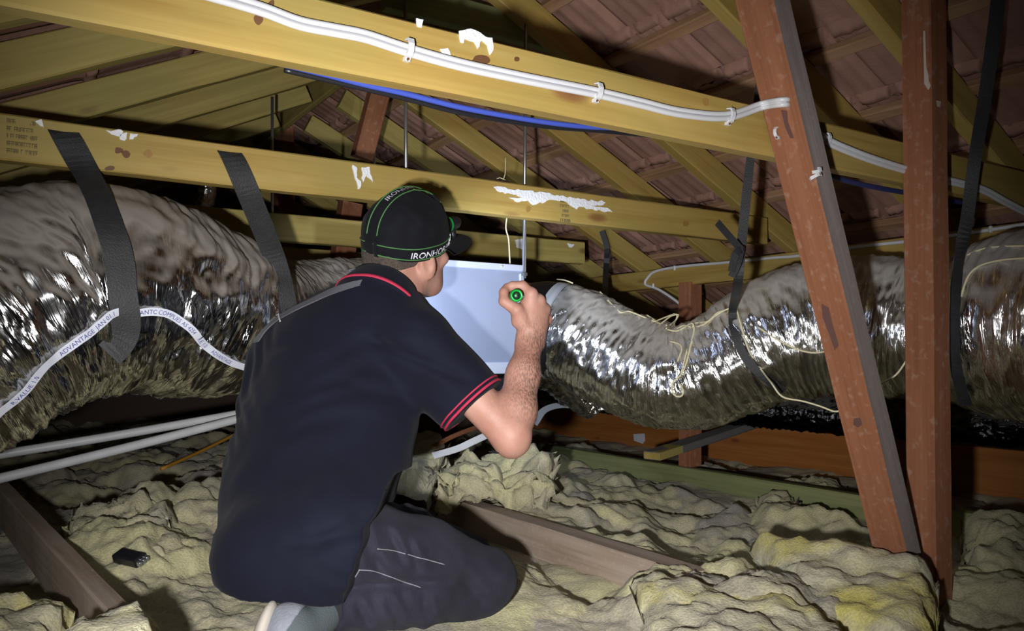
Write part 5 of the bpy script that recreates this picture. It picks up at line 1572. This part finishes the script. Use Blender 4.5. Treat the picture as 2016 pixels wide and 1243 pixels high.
jeans = np_mesh('jeans', Vj, Fj, M['jeans'], MAN)
JB = BVHTree.FromPolygons([tuple(v) for v in Vj], [tuple(int(i) for i in f) for f in Fj])
for pts in ([(742, 1081), (780, 1086), (820, 1097), (875, 1112)], [(708, 1122), (730, 1124), (770, 1136), (828, 1158)], [(664, 1172), (685, 1152), (702, 1132), (708, 1121)]):
    P, Nr = surf2(JB, pts, 0.0012, 4)
    if len(P) > 3:
        v, f = tube_data(P, 0.0011, 6); mesh_obj('seam_stitching', v, f, M['stitch'], jeans)

# ---- right shoe, heel up, with sock; left shoe behind
def shoe(ank, heel, toe, up_side, n, parent):
    """shoe built along heel->toe with the sole on the side away from up_side"""
    heel, toe, ank = map(lambda q: np.array(q, float), (heel, toe, ank))
    d = unit(toe - heel); L = np.linalg.norm(toe - heel); nn_ = unit(np.array(up_side) - d * np.dot(up_side, d)); s = np.cross(d, nn_)
    g = SDF(np.minimum(np.minimum(heel, toe), ank) - .12, np.maximum(np.maximum(heel, toe), ank) + .12, .004)
    ax = (d, s, nn_)
    g.ell(heel + d * .045 + nn_ * .030, ax, (.055, .036, .045), 0)
    g.ell(heel + d * .13 + nn_ * .028, ax, (.085, .040, .036), .03)
    g.ell(heel + d * (L - .055) + nn_ * .022, ax, (.065, .047, .030), .03)
    g.cap(heel + d * .05 + nn_ * .05, ank, .040, .038, .02)
    g.cut(heel, -nn_)
    g.cut(ank + (ank - heel - d * .05) * 0.0, unit(ank - (heel + d * .05)), box=(ank - .07, ank + .07))
    up = np_mesh('shoe', *g.mesh(), M['shoe_dark'], parent)
    g.F = g.F - 0.0022
    g.cut(heel + nn_ * .046, nn_ * 0.9 + d * 0.25); g.cut(heel + d * .004, -d * 0.2 - nn_)
    pn = np_mesh('suede_panel', *g.mesh(), M['shoe'], up); pn['label'] = 'pale grey suede panel above the sole'
    b = SDF(np.minimum(heel, toe) - .1, np.maximum(heel, toe) + .1, .004)
    for q, r in ((heel + d * .045, (.052, .038, .016)), (heel + d * .14, (.09, .039, .014)), (heel + d * (L - .06), (.068, .049, .014))):
        b.ell(q - nn_ * .008, ax, r, .02)
    sole = np_mesh('sole', *b.mesh(), M['sole'], up)
    return up
shoe(ANK_R + V3(-.008, 0, .0), px(545, 1192, 1.465), px(480, 1420, 1.43), (0.95, 0.05, 0.10), 1, MAN)
shoe(ANK_L + V3(-.01, -.01, 0), ANK_L + V3(-.085, -.07, .035), ANK_L + V3(-.11, -.10, -.17) + V3(0, -.02, .03), (0.7, 0.6, 0.1), 1, MAN)
sk = SDF(ANK_R - .12, ANK_R + .12, .005)
sk.cap(np.array(px(590, 1215, 1.50)), ANK_R + (KNE_R - ANK_R) * .14, .036, .040, 0)
np_mesh('sock', *sk.mesh(), M['sock'], MAN)

# ---- cap
CC = HP(-0.002, 0, 0.030)
RFr, RSd, UH = 0.1085, 0.090, 0.100
def cap_r(h):                      # horizontal shrink at height h above the rim top
    t = np.clip(h / UH, 0, 1); return (1 - t ** 2.0) ** (1 / 2.05)
BAND = 0.020
def cap_pt(th, h, lift=0.0):
    """th from forward, counter-clockwise (left = +90); h from -BAND (lower edge) to UH (crown)"""
    k = cap_r(h) if h > 0 else 1.0 - 0.05 * (h / -BAND) ** 2
    low = -0.020 * (1 - math.cos(2 * th)) / 2 * (1 if h <= 0 else max(0, 1 - h / .03))
    back = 0.012 * max(0, -math.cos(th)) * (1 if h <= 0 else max(0, 1 - h / .03))
    f = (RFr * k + lift) * math.cos(th); l = (RSd * k + lift) * math.sin(th)
    return CC + HF * f + HL * l + HU * (h + low - back + (lift if h > UH * .8 else 0))
hs_ = list(np.linspace(-BAND, 0, 6)) + list(UH * np.sin(np.linspace(0.06, math.pi / 2 * 0.999, 26)))
NT = 96
rows = [[cap_pt(2 * math.pi * k / NT, h) for k in range(NT)] for h in hs_]
Vc = np.array(rows).reshape(-1, 3)
# soft, slightly slumped crown
wob = 0.0035 * fbm(Vc[:, 0] * 16, Vc[:, 1] * 16, Vc[:, 2] * 16, 91, 3) * np.clip(np.repeat(np.array(hs_), NT) / 0.04, 0, 1)
Vc = Vc + np.array(HU) * wob[:, None] + (Vc - CC) / np.linalg.norm(Vc - CC, axis=1)[:, None] * wob[:, None]
inner = np.array([[cap_pt(2 * math.pi * k / NT, -BAND, -0.004) for k in range(NT)], [cap_pt(2 * math.pi * k / NT, -BAND + .02, -0.004) for k in range(NT)]]).reshape(-1, 3)
nr = len(hs_)
Fc = np.concatenate([grid_faces(nr, NT, wrap=True), grid_faces(2, NT, wrap=True)[:, ::-1] + nr * NT, np.array([(k, (k + 1) % NT, nr * NT + (k + 1) % NT, nr * NT + k) for k in range(NT)])])
capo = np_mesh('cap', np.concatenate([Vc, inner]), Fc[:, ::-1], M['cap'], MAN)
capo['label'] = 'black cap with green piping'
def piping(fn, r=0.0013):
    v, f = tube_data(smooth_arr(np.array([fn(t) for t in np.linspace(0, 1, 60)]), 2), r, 8)
    mesh_obj('piping', v, f, M['piping'], capo)
A0, A1 = math.radians(180 - 9), math.radians(180 + 9)
def wav(th):    # the band dips at the sides
    return 0.0
piping(lambda t: cap_pt(math.radians(-28 - t * 143), 0.006, 0.0012)); piping(lambda t: cap_pt(math.radians(28 + t * 143), 0.006, 0.0012))
piping(lambda t: cap_pt(math.radians(-28 - t * 143), -0.0145, 0.0012)); piping(lambda t: cap_pt(math.radians(28 + t * 143), -0.0145, 0.0012))
def over_pt(t, l, lift=0.0):
    """path over the crown from the back band (t=0) to the front (t=1), at sideways offset l"""
    ang = math.pi * t
    h = max(0.0, UH * math.sin(ang)) ; k = cap_r(h)
    k2 = max(0.0, 1 - (l / (RSd * max(k, 1e-3))) ** 2)
    f = RFr * k * math.sqrt(k2) * (-1 if t < .5 else 1)
    if k < abs(l) / RSd:  # crossing the very top
        f = 0.0
    hh = h + lift * math.sin(ang)
    return CC + HF * (f * (1 + lift / RFr)) + HL * l + HU * (hh + 0.006 * (1 if h < .01 else 1))
def over_path(l, lift):
    P = np.array([over_pt(t, l, lift) for t in np.linspace(0.03, 0.97, 90)])
    return smooth_arr(P, 3)
for l in (-0.0245, 0.0040):
    v, f = tube_data(over_path(l, 0.0015), 0.0013, 8); mesh_obj('piping', v, f, M['piping'], capo)
# tab at the back where the bands meet
P = np.array([cap_pt(math.radians(193), h, .0016) for h in np.linspace(-BAND, 0.012, 10)])
v, f = ribbon_data(P, [unit(p - CC) for p in P], 0.010, 0.002); mesh_obj('back_tab', v, f, M['cap'], capo)
# lettering on the band and on the strip over the crown
vs, fs, w = text_mesh('IRONHORSE', 0.0185)
V = []
for x, y in vs:
    th = math.radians(-121) + (x / w) * math.radians(66)
    x2 = 0.18 * y
    p = cap_pt(th + x2 / 0.1, -0.0112 + y, 0.0016); V.append(p)
lt = mesh_obj('lettering', V, fs, M['letter'], capo, smooth=False); lt['label'] = 'white embroidered letters on the cap band'
# emblem after the word: a ring with a tail
for a0, a1 in ((0, 1),):
    c_th = math.radians(-49)
    P = np.array([cap_pt(c_th + 0.075 * math.cos(t), -0.004 + 0.008 * math.sin(t), 0.0016) for t in np.linspace(0.5, 5.9, 26)])
    v, f = tube_data(P, 0.0011, 6)
    P2 = np.array([cap_pt(c_th + 0.04 + 0.10 * t, -0.002 + 0.010 * math.sin(t * 3), 0.0016) for t in np.linspace(0, 1, 14)])
    v2, f2_ = tube_data(P2, 0.0014, 6); V, Fq = merge_data([(v, f), (v2, f2_)])
    mesh_obj('emblem', V, Fq, M['letter'], capo)
op = over_path(-0.0102, 0.0022); Ls = np.concatenate([[0], np.cumsum(np.linalg.norm(np.diff(op, axis=0), axis=1))])
vs, fs, w = text_mesh('IRONHORSE', 0.021)
V = []
for x, y in vs:
    dd = Ls[-1] * 0.265 + x + 0.18 * y; i = int(np.clip(np.searchsorted(Ls, dd) - 1, 0, len(op) - 2)); f_ = (dd - Ls[i]) / (Ls[i + 1] - Ls[i])
    V.append(op[i] * (1 - f_) + op[i + 1] * f_ + HL * (y - 0.0068))
lt2 = mesh_obj('lettering', V, fs, M['letter'], capo, smooth=False); lt2['label'] = 'white embroidered letters over the crown'
# bill
V = []; nth, nr2 = 40, 12
for side_ in (0, 1):
    for j in range(nr2):
        q = j / (nr2 - 1)
        for i in range(nth):
            th = math.radians(-66 + 132 * i / (nth - 1)); wgt = math.cos(th * math.pi / 2 / math.radians(72)) ** 0.6
            base = cap_pt(th, -BAND * 0.86)
            arch = 0.020 * (1 - math.cos(2 * th)) / 2 * 0.8 - 0.008 * (math.sin(th) ** 2) * q
            p = base + HF * (0.088 * q * wgt) + HL * (0.010 * q * math.sin(th)) + HU * (-0.012 * q * q + arch) - HU * 0.0032 * side_
            V.append(p)
g = grid_faces(nr2, nth); m = nr2 * nth
F_ = [g, g[:, ::-1] + m]
edge = [i for i in range(nth)] ; last = [(nr2 - 1) * nth + i for i in range(nth)]
rim = np.array([(last[i], last[i + 1], last[i + 1] + m, last[i] + m) for i in range(nth - 1)] + [((j) * nth, (j + 1) * nth, (j + 1) * nth + m, j * nth + m) for j in range(nr2 - 1)] + [((j + 1) * nth + nth - 1, j * nth + nth - 1, j * nth + nth - 1 + m, (j + 1) * nth + nth - 1 + m) for j in range(nr2 - 1)])
bill = np_mesh('bill', np.array(V), np.concatenate(F_ + [rim]), M['cap'], capo)
# headlamp clipped on the front of the cap, with green ring; fold of loose cloth on the crown
hc = cap_pt(math.radians(-12), 0.012, 0.014)
hl = SDF(hc - .05, hc + .05, .003)
hl.cap(hc - HF * .012, hc + HF * .016 + HU * .002, .017, .015, 0); hl.ell(hc - HU * .024, (HF, HL, HU), (.012, .020, .018), .01)
lampo = np_mesh('headlamp', *hl.mesh(), M['plastic_black'], capo)
bm = bmesh.new(); bmesh.ops.create_cone(bm, cap_ends=False, segments=28, radius1=0.0185, radius2=0.0185, depth=0.005)
zz = Vector(HF); X_, Y_, Z_ = frame_from(Vector(HL), zz)
bm_obj('headlamp_ring', bm, M['green_ring'], lampo, mat4(X_, Y_, Z_, Vector(hc - HF * .008)), smooth=True)
P = np.array([cap_pt(math.radians(-34 + 30 * t), 0.072 + 0.010 * math.sin(t * 3.1), 0.002) for t in np.linspace(0, 1, 12)])
v, f = ribbon_data(P, [unit(HU * .5 + HF) for _ in P], 0.016, 0.004); mesh_obj('cloth_fold', v, f, M['cap'], capo)

# ------------------------------------------------------------------ the man's torch
TOR = thing('flashlight', TA, 'black torch with green tail ring gripped in the raised right hand', 'flashlight')
X_, Y_, Z_ = frame_from(Vector(np.cross(TD, (0, 0, 1))), TD)
def lathe(name, prof, mat, parent, seg=32):
    V = []
    for t, r in prof:
        for k in range(seg):
            a = 2 * math.pi * k / seg
            V.append(Vector(TA) + Vector(TD) * t + X_ * (math.cos(a) * r) + Y_ * (math.sin(a) * r))
    o = np_mesh(name, np.array([tuple(v) for v in V]), grid_faces(len(prof), seg, wrap=True), mat, parent, smooth=True)
    return o
lathe('barrel', [(0.004, 0.0005), (0.004, .0100), (0.001, .0128), (.006, .0140), (.010, .0140), (.012, .0132), (.118, .0132), (.124, .0165), (.150, .0175), (.152, .0165), (.150, .0150), (.146, .0005)], M['plastic_black'], TOR)
lathe('tail_ring', [(0.0035, .0082), (-.0010, .0086), (-.0030, .0100), (-.0030, .0118), (-.0005, .0133), (.006, .0146), (.010, .0143)], M['green_ring'], TOR)
sw = lathe('tail_switch', [(-.0010, .0001), (-.0012, .0070), (.0010, .0082), (.005, .0084)], M['plastic_black'], TOR)
P = [Vector(TA) - Vector(TD) * .0018 + X_ * (.0035 * math.cos(t)) + Y_ * (.0035 * math.sin(t)) for t in np.linspace(0.9, 5.3, 16)]
v, f = tube_data(np.array([tuple(p) for p in P]), .0005, 6)
v2, f2_ = tube_data(np.array([tuple(Vector(TA) - Vector(TD) * .0018 + Y_ * y) for y in (-.004, 0, .004)]), .0005, 6)
V, Fq = merge_data([(v, f), (v2, f2_)]); mesh_obj('switch_symbol', V, Fq, M['green_ring'], sw)
lens_p = Vector(TA + TD * .160)
spot('torch_beam', lens_p, Vector(TA + TD * .9) , 34.0, 80, 0.8, 0.012, (0.74, 0.84, 1.0))
